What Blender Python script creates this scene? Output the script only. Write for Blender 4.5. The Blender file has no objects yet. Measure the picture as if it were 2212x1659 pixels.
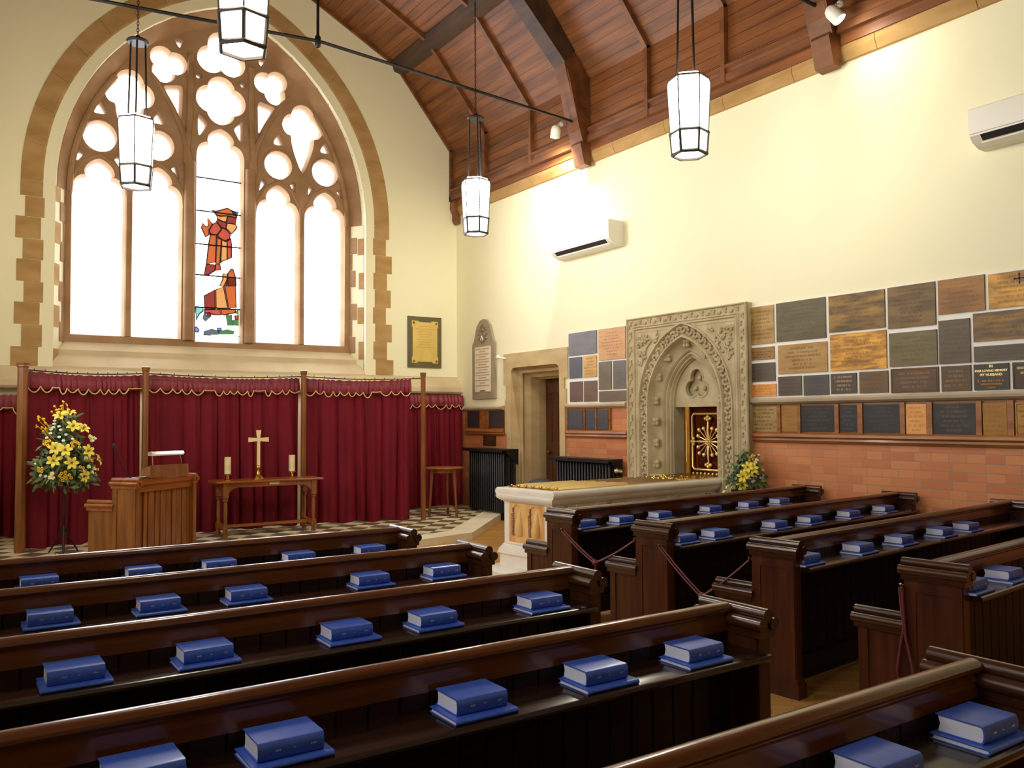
SKY, SPOT1, SPOT2, EXPO, LAMP = 7., 230., 14., .42, 38.
import bpy, bmesh, math, random
from mathutils import Matrix, Vector
random.seed(7)
C = bpy.context.scene.collection
PI = math.pi
W, D, CX = 7.6, 13.09, 3.55          # plaque wall, window wall, middle of the window
LW, BW = -0.5, -4.0                   # the other two walls
ARC, ZS = 0.94, 4.85                  # window arch: centre offset, springing

# ------------------------------------------------------------------ materials
def nt(name):
    m = bpy.data.materials.new(name); m.use_nodes = True
    t = m.node_tree; t.nodes.clear()
    o = t.nodes.new('ShaderNodeOutputMaterial')
    return m, t, o
def N(t, k, **kw):
    n = t.nodes.new(k)
    for a, b in kw.items():
        if a in n.inputs: n.inputs[a].default_value = b
        else: setattr(n, a, b)
    return n
def c4(c): return (c[0], c[1], c[2], 1.0)
def srgb(r, g, b):
    f = lambda v: (v/255/12.92) if v/255 <= .04045 else ((v/255+.055)/1.055)**2.4
    return (f(r), f(g), f(b))
def mat(name, c1, c2=None, rough=.5, metal=0., scale=(4, 4, 4), detail=4, bump=0., coat=0., spec=.5, lo=.35, hi=.65, rvar=0.):
    m, t, o = nt(name)
    p = N(t, 'ShaderNodeBsdfPrincipled')
    p.inputs['Roughness'].default_value = rough; p.inputs['Metallic'].default_value = metal
    p.inputs['Coat Weight'].default_value = coat; p.inputs['Coat Roughness'].default_value = .12
    p.inputs['Specular IOR Level'].default_value = spec
    tc = N(t, 'ShaderNodeTexCoord'); mp = N(t, 'ShaderNodeMapping'); mp.inputs['Scale'].default_value = scale
    nz = N(t, 'ShaderNodeTexNoise'); nz.inputs['Scale'].default_value = 1.; nz.inputs['Detail'].default_value = detail
    t.links.new(tc.outputs['Object'], mp.inputs['Vector']); t.links.new(mp.outputs[0], nz.inputs['Vector'])
    cr = N(t, 'ShaderNodeValToRGB')
    cr.color_ramp.elements[0].position = lo; cr.color_ramp.elements[1].position = hi
    cr.color_ramp.elements[0].color = c4(c1); cr.color_ramp.elements[1].color = c4(c2 or c1)
    t.links.new(nz.outputs[0], cr.inputs[0]); t.links.new(cr.outputs[0], p.inputs['Base Color'])
    if bump:
        b = N(t, 'ShaderNodeBump'); b.inputs['Strength'].default_value = bump; b.inputs['Distance'].default_value = .02
        t.links.new(nz.outputs[0], b.inputs['Height']); t.links.new(b.outputs[0], p.inputs['Normal'])
    if rvar:
        mr = N(t, 'ShaderNodeMapRange'); mr.inputs['To Min'].default_value = max(0, rough-rvar); mr.inputs['To Max'].default_value = rough+rvar
        t.links.new(nz.outputs[0], mr.inputs[0]); t.links.new(mr.outputs[0], p.inputs['Roughness'])
    t.links.new(p.outputs[0], o.inputs[0])
    return m
def glow(name, col, s):
    m, t, o = nt(name); e = N(t, 'ShaderNodeEmission'); e.inputs[0].default_value = c4(col); e.inputs[1].default_value = s
    t.links.new(e.outputs[0], o.inputs[0]); return m
def glass(name, col, g=.04):
    m, t, o = nt(name)
    a = N(t, 'ShaderNodeBsdfTransparent'); a.inputs[0].default_value = c4(col)
    b = N(t, 'ShaderNodeBsdfGlossy'); b.inputs['Roughness'].default_value = .15
    x = N(t, 'ShaderNodeMixShader'); x.inputs[0].default_value = g
    t.links.new(a.outputs[0], x.inputs[1]); t.links.new(b.outputs[0], x.inputs[2]); t.links.new(x.outputs[0], o.inputs[0])
    return m
def brickmat(name):
    m, t, o = nt(name)
    p = N(t, 'ShaderNodeBsdfPrincipled'); p.inputs['Roughness'].default_value = .45
    tc = N(t, 'ShaderNodeTexCoord'); s = N(t, 'ShaderNodeSeparateXYZ'); c = N(t, 'ShaderNodeCombineXYZ')
    t.links.new(tc.outputs['Object'], s.inputs[0]); t.links.new(s.outputs['Y'], c.inputs['X']); t.links.new(s.outputs['Z'], c.inputs['Y'])
    b = N(t, 'ShaderNodeTexBrick'); b.offset = .37; b.squash = .55; b.squash_frequency = 2
    b.inputs['Scale'].default_value = 1.; b.inputs['Brick Width'].default_value = .30; b.inputs['Row Height'].default_value = .083
    b.inputs['Mortar Size'].default_value = .004; b.inputs['Mortar Smooth'].default_value = .3
    b.inputs['Color1'].default_value = c4(srgb(214, 138, 86)); b.inputs['Color2'].default_value = c4(srgb(192, 114, 68)); b.inputs['Mortar'].default_value = c4(srgb(150, 128, 108))
    t.links.new(c.outputs[0], b.inputs['Vector']); t.links.new(b.outputs['Color'], p.inputs['Base Color'])
    bm_ = N(t, 'ShaderNodeBump'); bm_.inputs['Strength'].default_value = .3; bm_.invert = True; bm_.inputs['Distance'].default_value = .01
    t.links.new(b.outputs['Fac'], bm_.inputs['Height']); t.links.new(bm_.outputs[0], p.inputs['Normal'])
    t.links.new(p.outputs[0], o.inputs[0]); return m
def tilemat(name, size, ang, ca, cb, rough):
    m, t, o = nt(name)
    p = N(t, 'ShaderNodeBsdfPrincipled'); p.inputs['Roughness'].default_value = rough
    tc = N(t, 'ShaderNodeTexCoord'); mp = N(t, 'ShaderNodeMapping'); mp.inputs['Rotation'].default_value = (0, 0, ang); mp.inputs['Location'].default_value = (0, 0, .37)
    ck = N(t, 'ShaderNodeTexChecker'); ck.inputs['Scale'].default_value = 1/size
    ck.inputs['Color1'].default_value = c4(ca); ck.inputs['Color2'].default_value = c4(cb)
    t.links.new(tc.outputs['Object'], mp.inputs[0]); t.links.new(mp.outputs[0], ck.inputs[0]); t.links.new(ck.outputs[0], p.inputs['Base Color'])
    t.links.new(p.outputs[0], o.inputs[0]); return m
def herring(name):
    m, t, o = nt(name)
    p = N(t, 'ShaderNodeBsdfPrincipled'); p.inputs['Roughness'].default_value = .35
    tc = N(t, 'ShaderNodeTexCoord'); mp = N(t, 'ShaderNodeMapping'); mp.inputs['Rotation'].default_value = (0, 0, .8)
    b = N(t, 'ShaderNodeTexBrick'); b.inputs['Scale'].default_value = 1.; b.inputs['Brick Width'].default_value = .26; b.inputs['Row Height'].default_value = .075
    b.inputs['Mortar Size'].default_value = .0015; b.inputs['Color1'].default_value = c4(srgb(196, 150, 80)); b.inputs['Color2'].default_value = c4(srgb(168, 118, 52)); b.inputs['Mortar'].default_value = c4(srgb(80, 50, 20))
    t.links.new(tc.outputs['Object'], mp.inputs[0]); t.links.new(mp.outputs[0], b.inputs['Vector']); t.links.new(b.outputs['Color'], p.inputs['Base Color'])
    t.links.new(p.outputs[0], o.inputs[0]); return m
def plaque_mat(name, base, base2, txt, strength, w, h, rough=.4, metal=.35, line=.042, pat=3.):
    """engraved plate: patchy metal and rows of worn lettering too small to read"""
    m, t, o = nt(name)
    p = N(t, 'ShaderNodeBsdfPrincipled'); p.inputs['Roughness'].default_value = rough; p.inputs['Metallic'].default_value = metal
    tc = N(t, 'ShaderNodeTexCoord'); s = N(t, 'ShaderNodeSeparateXYZ'); t.links.new(tc.outputs['Object'], s.inputs[0])
    nz = N(t, 'ShaderNodeTexNoise'); nz.inputs['Detail'].default_value = 5.; nz.inputs['Scale'].default_value = 1.
    mp = N(t, 'ShaderNodeMapping'); mp.inputs['Scale'].default_value = (1, pat, pat*4); mp.inputs['Location'].default_value = (w*31, h*17, w*7)
    t.links.new(tc.outputs['Object'], mp.inputs[0]); t.links.new(mp.outputs[0], nz.inputs['Vector'])
    cr = N(t, 'ShaderNodeValToRGB'); cr.color_ramp.elements[0].position = .38; cr.color_ramp.elements[1].position = .66
    cr.color_ramp.elements[0].color = c4(base); cr.color_ramp.elements[1].color = c4(base2); t.links.new(nz.outputs[0], cr.inputs[0])
    def ma(op, a, b=None, cl=False):
        n = N(t, 'ShaderNodeMath', operation=op); n.use_clamp = cl
        for i, v in enumerate((a, b)):
            if v is None: continue
            if isinstance(v, (int, float)): n.inputs[i].default_value = v
            else: t.links.new(v, n.inputs[i])
        return n.outputs[0]
    row = ma('FRACT', ma('DIVIDE', s.outputs['Z'], line))
    inrow = ma('MULTIPLY', ma('GREATER_THAN', row, .3), ma('LESS_THAN', row, .8))
    rid = ma('FLOOR', ma('DIVIDE', s.outputs['Z'], line))
    wn = N(t, 'ShaderNodeTexWhiteNoise', noise_dimensions='1D'); t.links.new(ma('ADD', rid, w*91.7), wn.inputs['W'])
    half = ma('MULTIPLY', ma('ADD', ma('MULTIPLY', wn.outputs[0], .5), .36), w/2)
    within = ma('LESS_THAN', ma('ABSOLUTE', s.outputs['Y']), half)
    vert = ma('LESS_THAN', ma('ABSOLUTE', s.outputs['Z']), h*.40)
    cb = N(t, 'ShaderNodeCombineXYZ'); t.links.new(ma('MULTIPLY', s.outputs['Y'], 75.), cb.inputs[0]); t.links.new(ma('MULTIPLY', rid, 3.7), cb.inputs[1])
    ln = N(t, 'ShaderNodeTexNoise'); ln.inputs['Scale'].default_value = 1.; t.links.new(cb.outputs[0], ln.inputs['Vector'])
    letter = ma('GREATER_THAN', ln.outputs[0], .44)
    k = ma('MULTIPLY', ma('MULTIPLY', ma('MULTIPLY', inrow, within), ma('MULTIPLY', vert, letter)), strength)
    mx = N(t, 'ShaderNodeMixRGB'); t.links.new(k, mx.inputs[0]); t.links.new(cr.outputs[0], mx.inputs[1]); mx.inputs[2].default_value = c4(txt)
    t.links.new(mx.outputs[0], p.inputs['Base Color']); t.links.new(p.outputs[0], o.inputs[0])
    return m

M = {}
M['plaster'] = mat('cream_plaster', (.88, .83, .575), (.90, .86, .605), rough=.85, scale=(.7, .7, .7), spec=.2)
M['board'] = mat('white_board', (.90, .88, .80), rough=.7)
M['sandstone'] = mat('sandstone', srgb(166, 130, 80), srgb(186, 152, 102), rough=.85, scale=(2, 2, 5), spec=.2, bump=.15)
M['tracery'] = mat('tracery_stone', srgb(152, 118, 84), srgb(174, 140, 106), rough=.85, scale=(2, 2, 3), spec=.2)
M['sill'] = mat('pale_stone', srgb(214, 196, 160), srgb(200, 182, 146), rough=.8, scale=(2, 2, 2), spec=.2)
M['joint'] = mat('stone_joint', srgb(120, 95, 60), rough=.9)
M['shrine'] = mat('carved_stone', srgb(178, 162, 126), srgb(196, 182, 148), rough=.8, scale=(5, 5, 5), spec=.2, bump=.1)
M['shelfstone'] = mat('grey_stone', srgb(188, 170, 142), srgb(172, 156, 128), rough=.7, scale=(3, 3, 3))
M['brick'] = brickmat('orange_brick')
M['floor'] = herring('parquet')
M['tile'] = tilemat('chequer_tile', .25, PI/4, srgb(104, 96, 74), srgb(226, 212, 172), .35)
M['nosing'] = mat('platform_stone', srgb(232, 222, 194), srgb(222, 210, 180), rough=.6, scale=(3, 3, 3))
M['roof'] = mat('roof_board', srgb(92, 52, 24), srgb(150, 92, 46), rough=.5, scale=(9, .8, 9), detail=5, lo=.3, hi=.72)
M['roofdark'] = mat('roof_timber', srgb(58, 40, 27), srgb(84, 58, 38), rough=.55, scale=(6, 1.5, 6))
M['rafter'] = mat('rafter_timber', srgb(96, 56, 28), srgb(132, 82, 44), rough=.5, scale=(6, 1.5, 6))
M['pew'] = mat('pew_oak', srgb(25, 11, 9), srgb(44, 21, 13), rough=.42, scale=(1.6, 24, 24), detail=5, coat=.0, spec=.2, lo=.3, hi=.75)
M['roll'] = mat('pew_roll_oak', srgb(46, 21, 12), srgb(76, 40, 20), rough=.26, scale=(26, 1.6, 26), detail=5, coat=.4, lo=.3, hi=.75)
M['ledge'] = mat('pew_ledge_oak', srgb(28, 13, 10), srgb(48, 24, 14), rough=.2, scale=(1.6, 24, 24), detail=5, coat=.3, lo=.3, hi=.75)
M['rail'] = mat('pew_rail_oak', srgb(78, 39, 17), srgb(112, 62, 27), rough=.24, scale=(1.4, 26, 26), detail=5, coat=.5, lo=.3, hi=.75)
M['pewend'] = mat('pew_end_oak', srgb(54, 24, 14), srgb(90, 46, 24), rough=.34, scale=(24, 24, 1.8), detail=5, coat=.1, spec=.3, lo=.3, hi=.75)
M['oak'] = mat('honey_oak', srgb(114, 64, 25), srgb(146, 90, 41), rough=.38, scale=(18, 18, 2), detail=5, coat=.15)
M['oakh'] = mat('honey_oak_across', srgb(128, 66, 22), srgb(160, 92, 35), rough=.32, scale=(2, 18, 18), detail=5, coat=.2)
M['dadooak'] = mat('dado_oak', srgb(136, 80, 34), srgb(166, 106, 52), rough=.35, scale=(20, 2, 20), detail=5, coat=.2)
M['darkdoor'] = mat('door_oak', srgb(70, 34, 20), srgb(98, 52, 30), rough=.35, scale=(20, 20, 2), coat=.3)
M['red'] = mat('red_velvet', srgb(102, 12, 29), srgb(118, 18, 34), rough=.7, scale=(6, 6, 1), spec=.2)
M['redh'] = mat('red_heading', srgb(114, 14, 34), srgb(130, 20, 42), rough=.5, scale=(8, 8, 2), spec=.5)
M['gold'] = mat('gold_braid', srgb(214, 184, 120), rough=.55)
M['brass'] = mat('polished_brass', srgb(222, 182, 84), srgb(232, 198, 108), rough=.18, metal=1., scale=(8, 8, 8))
M['brassdull'] = mat('dull_brass', srgb(150, 112, 44), srgb(128, 92, 34), rough=.3, metal=.85, scale=(5, 5, 5))
M['brassgold'] = mat('gilt_brass', srgb(250, 222, 146), rough=.28, metal=.6)
M['giltcross'] = mat('gilt_cross', srgb(252, 232, 176), rough=.35, metal=.25)
M['doorstone'] = mat('door_stone', srgb(190, 164, 118), srgb(206, 182, 138), rough=.85, scale=(2, 2, 5), spec=.2, bump=.15)
M['copperpanel'] = mat('copper_panel', srgb(136, 66, 34), srgb(110, 46, 26), rough=.2, metal=.85, scale=(8, 8, 8))
M['iron'] = mat('black_iron', srgb(40, 36, 34), srgb(52, 48, 46), rough=.45, metal=.6)
M['blackiron'] = mat('radiator_black', srgb(26, 24, 25), rough=.4)
M['lampiron'] = mat('lamp_iron', srgb(62, 56, 52), rough=.5, metal=.5)
M['chrome'] = mat('chrome', srgb(220, 220, 222), rough=.15, metal=1.)
M['white'] = mat('white_plastic', srgb(238, 234, 222), rough=.35)
M['blackgap'] = mat('black_slot', srgb(32, 26, 30), rough=.6)
M['marble'] = mat('white_marble', srgb(246, 243, 236), srgb(236, 230, 216), rough=.3, scale=(3, 3, 5), detail=6, coat=.3)
M['alab'] = mat('orange_alabaster', srgb(236, 200, 130), srgb(214, 142, 84), rough=.35, scale=(5, 6, 3), detail=6, lo=.4, hi=.68)
M['alabdark'] = mat('brown_alabaster', srgb(176, 132, 96), srgb(140, 102, 78), rough=.4, scale=(9, 9, 9))
M['relief'] = mat('relief_marble', srgb(196, 178, 146), srgb(128, 108, 84), rough=.4, scale=(12, 12, 12), detail=5)
M['greystone'] = mat('grey_slate', srgb(160, 146, 122), srgb(148, 134, 110), rough=.7, scale=(3, 3, 3))
M['blue'] = mat('blue_cloth', srgb(58, 92, 190), srgb(66, 102, 200), rough=.36, scale=(40, 40, 40), coat=.1)
M['page'] = mat('page_edges', srgb(244, 242, 250), srgb(230, 228, 240), rough=.7, scale=(4, 4, 500), detail=2)
M['silverfoil'] = mat('silver_foil', srgb(226, 226, 236), rough=.3, metal=.4)
M['rope'] = mat('red_rope', srgb(112, 40, 48), srgb(90, 30, 38), rough=.6, scale=(60, 60, 60))
M['candle'] = mat('cream_wax', srgb(238, 226, 176), srgb(226, 206, 148), rough=.5, scale=(12, 12, 12))
M['yellow'] = mat('lily_yellow', srgb(250, 238, 100), srgb(250, 226, 72), rough=.5, scale=(20, 20, 20))
M['amber'] = mat('button_yellow', srgb(250, 208, 40), rough=.6)
M['bronzeeye'] = mat('button_eye', srgb(150, 96, 14), rough=.7)
M['cream'] = mat('cream_petal', srgb(246, 240, 180), rough=.6)
M['petal'] = mat('white_petal', srgb(244, 244, 232), rough=.6)
M['leaf'] = mat('leaf_green', srgb(64, 88, 44), srgb(104, 124, 72), rough=.5, scale=(9, 9, 9))
M['leafl'] = mat('leaf_light', srgb(120, 140, 70), srgb(146, 160, 92), rough=.5, scale=(9, 9, 9))
M['euc'] = mat('eucalyptus', srgb(128, 140, 108), srgb(92, 108, 86), rough=.6, scale=(9, 9, 9))
M['lampglass'] = glow('lamp_glass', (1., .93, .79), LAMP)
M['spotglow'] = glow('spot_lamp', (1., .92, .72), 60.)
M['clear'] = glass('clear_glass', (.96, .97, 1.), .03)
M['cyan'] = glass('stain_cyan', (.18, .60, .62), .03)
M['greyplastic'] = mat('grey_plastic', srgb(74, 74, 82), rough=.5)
M['paper'] = mat('label_card', srgb(220, 206, 170), rough=.6)
SGC = {'o': (.90, .20, .055), 'l': (1.15, .50, .15), 'd': (.46, .07, .045), 'r': (.80, .13, .07), 'g': (.13, .30, .10), 'c': (.42, .86, .74), 'b': (.30, .36, .95), 'k': (.20, .22, .20)}
SGN = {'o': 'orange', 'l': 'light_orange', 'd': 'deep_red', 'r': 'red', 'g': 'green', 'c': 'turquoise', 'b': 'blue', 'k': 'grey'}
for k_, v_ in SGC.items():      # each piece is crossed twice, front and back face
    M['sg_'+k_] = glass('stain_'+SGN[k_], tuple((x/(SKY*2**EXPO))**.5 for x in v_), .0)

# ------------------------------------------------------------------ mesh builder
class MB:
    def __init__(s): s.v, s.f, s.mi, s.cur = [], [], [], 0
    def add(s, vs, fs):
        b = len(s.v); s.v += [tuple(p) for p in vs]; s.f += [tuple(i+b for i in f) for f in fs]; s.mi += [s.cur]*len(fs); return s
    def box(s, x0, x1, y0, y1, z0, z1):
        return s.add([(x0, y0, z0), (x1, y0, z0), (x1, y1, z0), (x0, y1, z0), (x0, y0, z1), (x1, y0, z1), (x1, y1, z1), (x0, y1, z1)],
                     [(0, 3, 2, 1), (4, 5, 6, 7), (0, 1, 5, 4), (1, 2, 6, 5), (2, 3, 7, 6), (3, 0, 4, 7)])
    def prism(s, poly, ax, a, b):
        n = len(poly)
        def P(p, t): return (t, p[0], p[1]) if ax == 'x' else ((p[0], t, p[1]) if ax == 'y' else (p[0], p[1], t))
        vs = [P(p, a) for p in poly]+[P(p, b) for p in poly]
        return s.add(vs, [tuple(range(n))[::-1], tuple(range(n, 2*n))]+[(i, (i+1) % n, n+(i+1) % n, n+i) for i in range(n)])
    def hexa(s, q0, q1):
        """prism between two quads"""
        n = len(q0)
        return s.add(list(q0)+list(q1), [tuple(range(n))[::-1], tuple(range(n, 2*n))]+[(i, (i+1) % n, n+(i+1) % n, n+i) for i in range(n)])
    def tube(s, path, r, n=8, closed=False, cap=True):
        P = [Vector(p) for p in path]; m = len(P); rs = r if isinstance(r, (list, tuple)) else [r]*m
        rings = []; up = None
        for i in range(m):
            a = P[(i-1) % m] if (closed or i > 0) else P[i]; b = P[(i+1) % m] if (closed or i < m-1) else P[i]
            d = (b-a).normalized()
            if up is None: up = Vector((0, 0, 1)) if abs(d.z) < .9 else Vector((1, 0, 0))
            x = d.cross(up).normalized() if d.cross(up).length > 1e-5 else d.orthogonal().normalized()
            y = x.cross(d).normalized(); up = y
            rings.append([P[i]+rs[i]*(math.cos(2*PI*k/n)*x+math.sin(2*PI*k/n)*y) for k in range(n)])
        vs = [q for R in rings for q in R]; fs = []
        for i in range(m if closed else m-1):
            j = (i+1) % m
            fs += [(i*n+k, i*n+(k+1) % n, j*n+(k+1) % n, j*n+k) for k in range(n)]
        if cap and not closed: fs += [tuple(range(n))[::-1], tuple(range((m-1)*n, m*n))]
        return s.add(vs, fs)
    def lathe(s, prof, c, n=16, ax=None):
        """prof: (radius, height) list from bottom to top about a vertical axis at c"""
        vs = []; fs = []; m = len(prof)
        for r, z in prof: vs += [(c[0]+r*math.cos(2*PI*k/n), c[1]+r*math.sin(2*PI*k/n), c[2]+z) for k in range(n)]
        for i in range(m-1): fs += [(i*n+k, i*n+(k+1) % n, (i+1)*n+(k+1) % n, (i+1)*n+k) for k in range(n)]
        fs += [tuple(range(n))[::-1], tuple(range((m-1)*n, m*n))]
        return s.add(vs, fs)
    def ball(s, c, r, n=10, m=6, sz=1.):
        return s.lathe([(max(1e-4, r*math.sin(PI*i/m)), -r*sz*math.cos(PI*i/m)) for i in range(m+1)], c, n)
    def build(s, name, mats, parent=None, smooth=False, loc=None, rz=0., mtx=None):
        me = bpy.data.meshes.new(name)
        me.from_pydata(s.v, [], s.f)
        ms = mats if isinstance(mats, (list, tuple)) else [mats]
        for m in ms: me.materials.append(m)
        if len(ms) > 1: me.polygons.foreach_set('material_index', s.mi)
        b = bmesh.new(); b.from_mesh(me); bmesh.ops.recalc_face_normals(b, faces=b.faces); b.to_mesh(me); b.free()
        if mtx is not None: me.transform(mtx)
        if smooth:
            me.shade_smooth(); me.set_sharp_from_angle(angle=math.radians(38 if smooth is True else smooth))
        me.update()
        o = bpy.data.objects.new(name, me); C.objects.link(o)
        if loc: o.location = loc
        if rz: o.rotation_euler = (0, 0, rz)
        if parent: o.parent = parent
        return o
def bx(name, m, parent, *d): return MB().box(*d).build(name, m, parent)
def tag(o, label, cat, group=None, kind=None):
    o['label'] = label; o['category'] = cat
    if group: o['group'] = group
    if kind: o['kind'] = kind
    return o
def struct(o, label, cat): return tag(o, label, cat, None, 'structure')
def thing(name, label, cat, loc=(0, 0, 0), rz=0., group=None, kind=None):
    o = bpy.data.objects.new(name, None); C.objects.link(o); o.location = loc; o.rotation_euler = (0, 0, rz); o.empty_display_size = .1
    return tag(o, label, cat, group, kind)
def kids(o): return [c for c in C.objects if c.parent == o]
def copy_tree(root, loc=None, rz=None, label=None, group=None):
    ks = kids(root)
    r = root.copy(); C.objects.link(r)
    if loc: r.location = loc
    if rz is not None: r.rotation_euler = (0, 0, rz)
    if label: r['label'] = label
    if group: r['group'] = group
    for ch in ks:
        gs = kids(ch)
        c = ch.copy(); C.objects.link(c); c.parent = r
        for g in gs:
            d = g.copy(); C.objects.link(d); d.parent = c
    return r
def fill(outer, holes, depth, bevel=0., off=0.):
    """flat plate with holes in (x, z), centred on y = 0"""
    cu = bpy.data.curves.new('plate', 'CURVE'); cu.dimensions = '2D'; cu.fill_mode = 'BOTH'
    cu.extrude = depth/2; cu.bevel_depth = bevel; cu.bevel_resolution = 2; cu.offset = off
    for p in [outer]+holes:
        sp = cu.splines.new('POLY'); sp.points.add(len(p)-1); sp.use_cyclic_u = True
        for q, (x, z) in zip(sp.points, p): q.co = (x, z, 0, 1)
    o = bpy.data.objects.new('plate', cu); C.objects.link(o)
    dg = bpy.context.evaluated_depsgraph_get(); dg.update()
    me = bpy.data.meshes.new_from_object(o.evaluated_get(dg))
    bpy.data.objects.remove(o); bpy.data.curves.remove(cu)
    me.transform(Matrix(((1, 0, 0, 0), (0, 0, -1, 0), (0, 1, 0, 0), (0, 0, 0, 1))))
    me.materials.clear()
    return me
def mesh_obj(name, me, m, parent=None, loc=(0, 0, 0)):
    me.name = name; me.materials.append(m); o = bpy.data.objects.new(name, me); C.objects.link(o); o.location = loc
    if parent: o.parent = parent
    return o
def archpts(hw, z0, n=14, c=ARC, zs=ZS):
    R = hw+c; th = math.acos(c/R)
    r = [(-c+R*math.cos(th*i/n), zs+R*math.sin(th*i/n)) for i in range(n+1)]
    right = [(hw, z0)]+r
    return right+[(-x, z) for x, z in right[::-1][1:]]
# window glass pieces: colour key and outline (x, z) within the centre light; then flower spots
SG= [('o', [(-0.105, 4.866), (-0.042, 4.848), (0.077, 4.895), (0.136, 4.922), (0.271, 4.862), (0.28, 4.785), (0.136, 4.805), (0.026, 4.785), (-0.037, 4.801)]), ('l', [(-0.029, 4.788), (0.026, 4.784), (0.134, 4.803), (0.119, 4.708), (0.068, 4.703), (-0.008, 4.73)]), ('d', [(0.14, 4.804), (0.275, 4.788), (0.263, 4.687), (0.136, 4.692)]), ('d', [(-0.008, 4.725), (0.119, 4.69), (0.115, 4.594), (0.026, 4.62), (-0.025, 4.693)]), ('l', [(0.136, 4.683), (0.258, 4.683), (0.288, 4.646), (0.271, 4.61), (0.204, 4.525), (0.119, 4.603)]), ('o', [(-0.236, 4.637), (-0.194, 4.59), (-0.152, 4.602), (-0.164, 4.731), (-0.092, 4.643), (-0.143, 4.534), (-0.143, 4.473), (-0.194, 4.429), (-0.253, 4.566)]), ('r', [(-0.092, 4.634), (-0.025, 4.685), (0.026, 4.62), (0.043, 4.57), (-0.016, 4.486), (-0.109, 4.476), (-0.143, 4.534)]), ('r', [(0.06, 4.598), (0.127, 4.578), (0.182, 4.514), (0.17, 4.426), (0.111, 4.394), (0.009, 4.436), (-0.012, 4.486)]), ('o', [(-0.118, 4.493), (-0.029, 4.471), (-0.042, 4.058), (-0.177, 4.009), (-0.143, 4.308)]), ('o', [(-0.016, 4.464), (0.047, 4.423), (0.026, 4.03), (-0.033, 4.041)]), ('l', [(0.056, 4.415), (0.136, 4.405), (0.136, 4.11), (0.068, 4.086), (0.043, 4.049)]), ('r', [(0.14, 4.423), (0.191, 4.446), (0.204, 4.338), (0.204, 4.152), (0.144, 4.111)]), ('d', [(-0.177, 4.005), (-0.042, 4.005), (-0.05, 3.918), (-0.092, 3.888), (-0.143, 3.848), (-0.207, 3.833)]), ('r', [(-0.033, 4.019), (0.026, 4.021), (0.043, 3.944), (-0.042, 3.919)]), ('l', [(0.077, 3.878), (0.144, 3.885), (0.136, 3.693), (0.026, 3.682), (0.077, 3.792)]), ('o', [(0.153, 3.886), (0.204, 3.961), (0.229, 3.963), (0.271, 3.828), (0.28, 3.708), (0.161, 3.696)]), ('o', [(0.103, 3.696), (0.16, 3.829), (0.265, 3.829), (0.284, 3.363), (0.17, 3.351)]), ('l', [(-0.03, 3.614), (0.084, 3.675), (0.151, 3.349), (-0.021, 3.332)]), ('d', [(-0.201, 3.509), (-0.049, 3.613), (-0.04, 3.321), (-0.192, 3.305)]), ('r', [(-0.201, 3.291), (0.037, 3.314), (0.046, 3.231), (-0.049, 3.232), (-0.182, 3.248)]), ('o', [(0.056, 3.316), (0.284, 3.339), (0.265, 3.279), (0.103, 3.237), (0.065, 3.243)]), ('g', [(0.132, 3.22), (0.217, 3.239), (0.217, 3.083), (0.16, 3.077)]), ('g', [(0.227, 3.152), (0.316, 3.171), (0.316, 3.083), (0.236, 3.081)]), ('g', [(0.265, 3.279), (0.316, 3.327), (0.316, 3.258)]), ('c', [(-0.33, 3.325), (-0.224, 3.335), (-0.22, 3.273), (-0.277, 3.228), (-0.321, 3.117)]), ('b', [(-0.338, 3.008), (-0.315, 3.025), (-0.277, 2.975), (-0.296, 2.943), (-0.334, 2.949)]), ('k', [(-0.201, 2.953), (-0.087, 2.994), (0.027, 2.976), (-0.011, 2.927), (-0.201, 2.908)]), ('g', [(0.027, 2.966), (0.16, 2.999), (0.255, 2.979), (0.236, 2.948), (0.008, 2.925)]), ('r', [(-0.163, 3.25), (-0.116, 3.254), (-0.106, 3.216), (-0.144, 3.203)]), ('r', [(0.265, 3.224), (0.316, 3.239), (0.316, 3.186), (0.274, 3.176)]), ('b', [(-0.002, 3.022), (0.056, 3.027), (0.056, 2.988), (0.008, 2.984)]), ('b', [(0.198, 4.897), (0.303, 4.878), (0.284, 4.808), (0.246, 4.833)]), ('k', [(-0.201, 3.256), (-0.163, 3.201), (-0.087, 3.208), (-0.182, 3.121), (-0.216, 3.156)])]
LIL= [(1.111, 1.633), (1.203, 1.661), (1.33, 1.49), (1.151, 1.257), (1.054, 1.279), (1.049, 1.143), (1.213, 1.114), (1.383, 1.24), (1.509, 1.131), (1.346, 0.96), (1.228, 1.519)]
SPR= [(1.151, 1.809), (1.141, 1.758), (1.197, 1.77), (1.2, 1.724), (1.075, 1.758), (1.09, 1.718), (1.039, 1.696), (1.116, 1.707), (0.922, 1.633), (0.906, 1.599), (0.952, 1.604), (0.968, 1.57), (0.901, 1.53), (0.942, 1.519), (0.968, 1.502), (0.952, 1.462)]
BUT= [(0.978, 1.359), (1.003, 1.365), (0.957, 1.331), (0.988, 1.319), (1.218, 1.336), (1.249, 1.353), (1.274, 1.342), (1.289, 1.331), (1.228, 1.302), (1.295, 1.291), (1.126, 1.006), (1.162, 1.017), (1.111, 0.977), (1.162, 0.977), (1.203, 0.983), (1.136, 0.949), (1.172, 0.949), (1.223, 0.949), (1.141, 0.926), (0.911, 1.063), (0.942, 1.063), (0.916, 1.034), (0.942, 1.029), (1.504, 1.023), (1.524, 1.023), (1.412, 1.154), (1.438, 1.131), (1.31, 1.069), (1.341, 1.057)]
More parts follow.
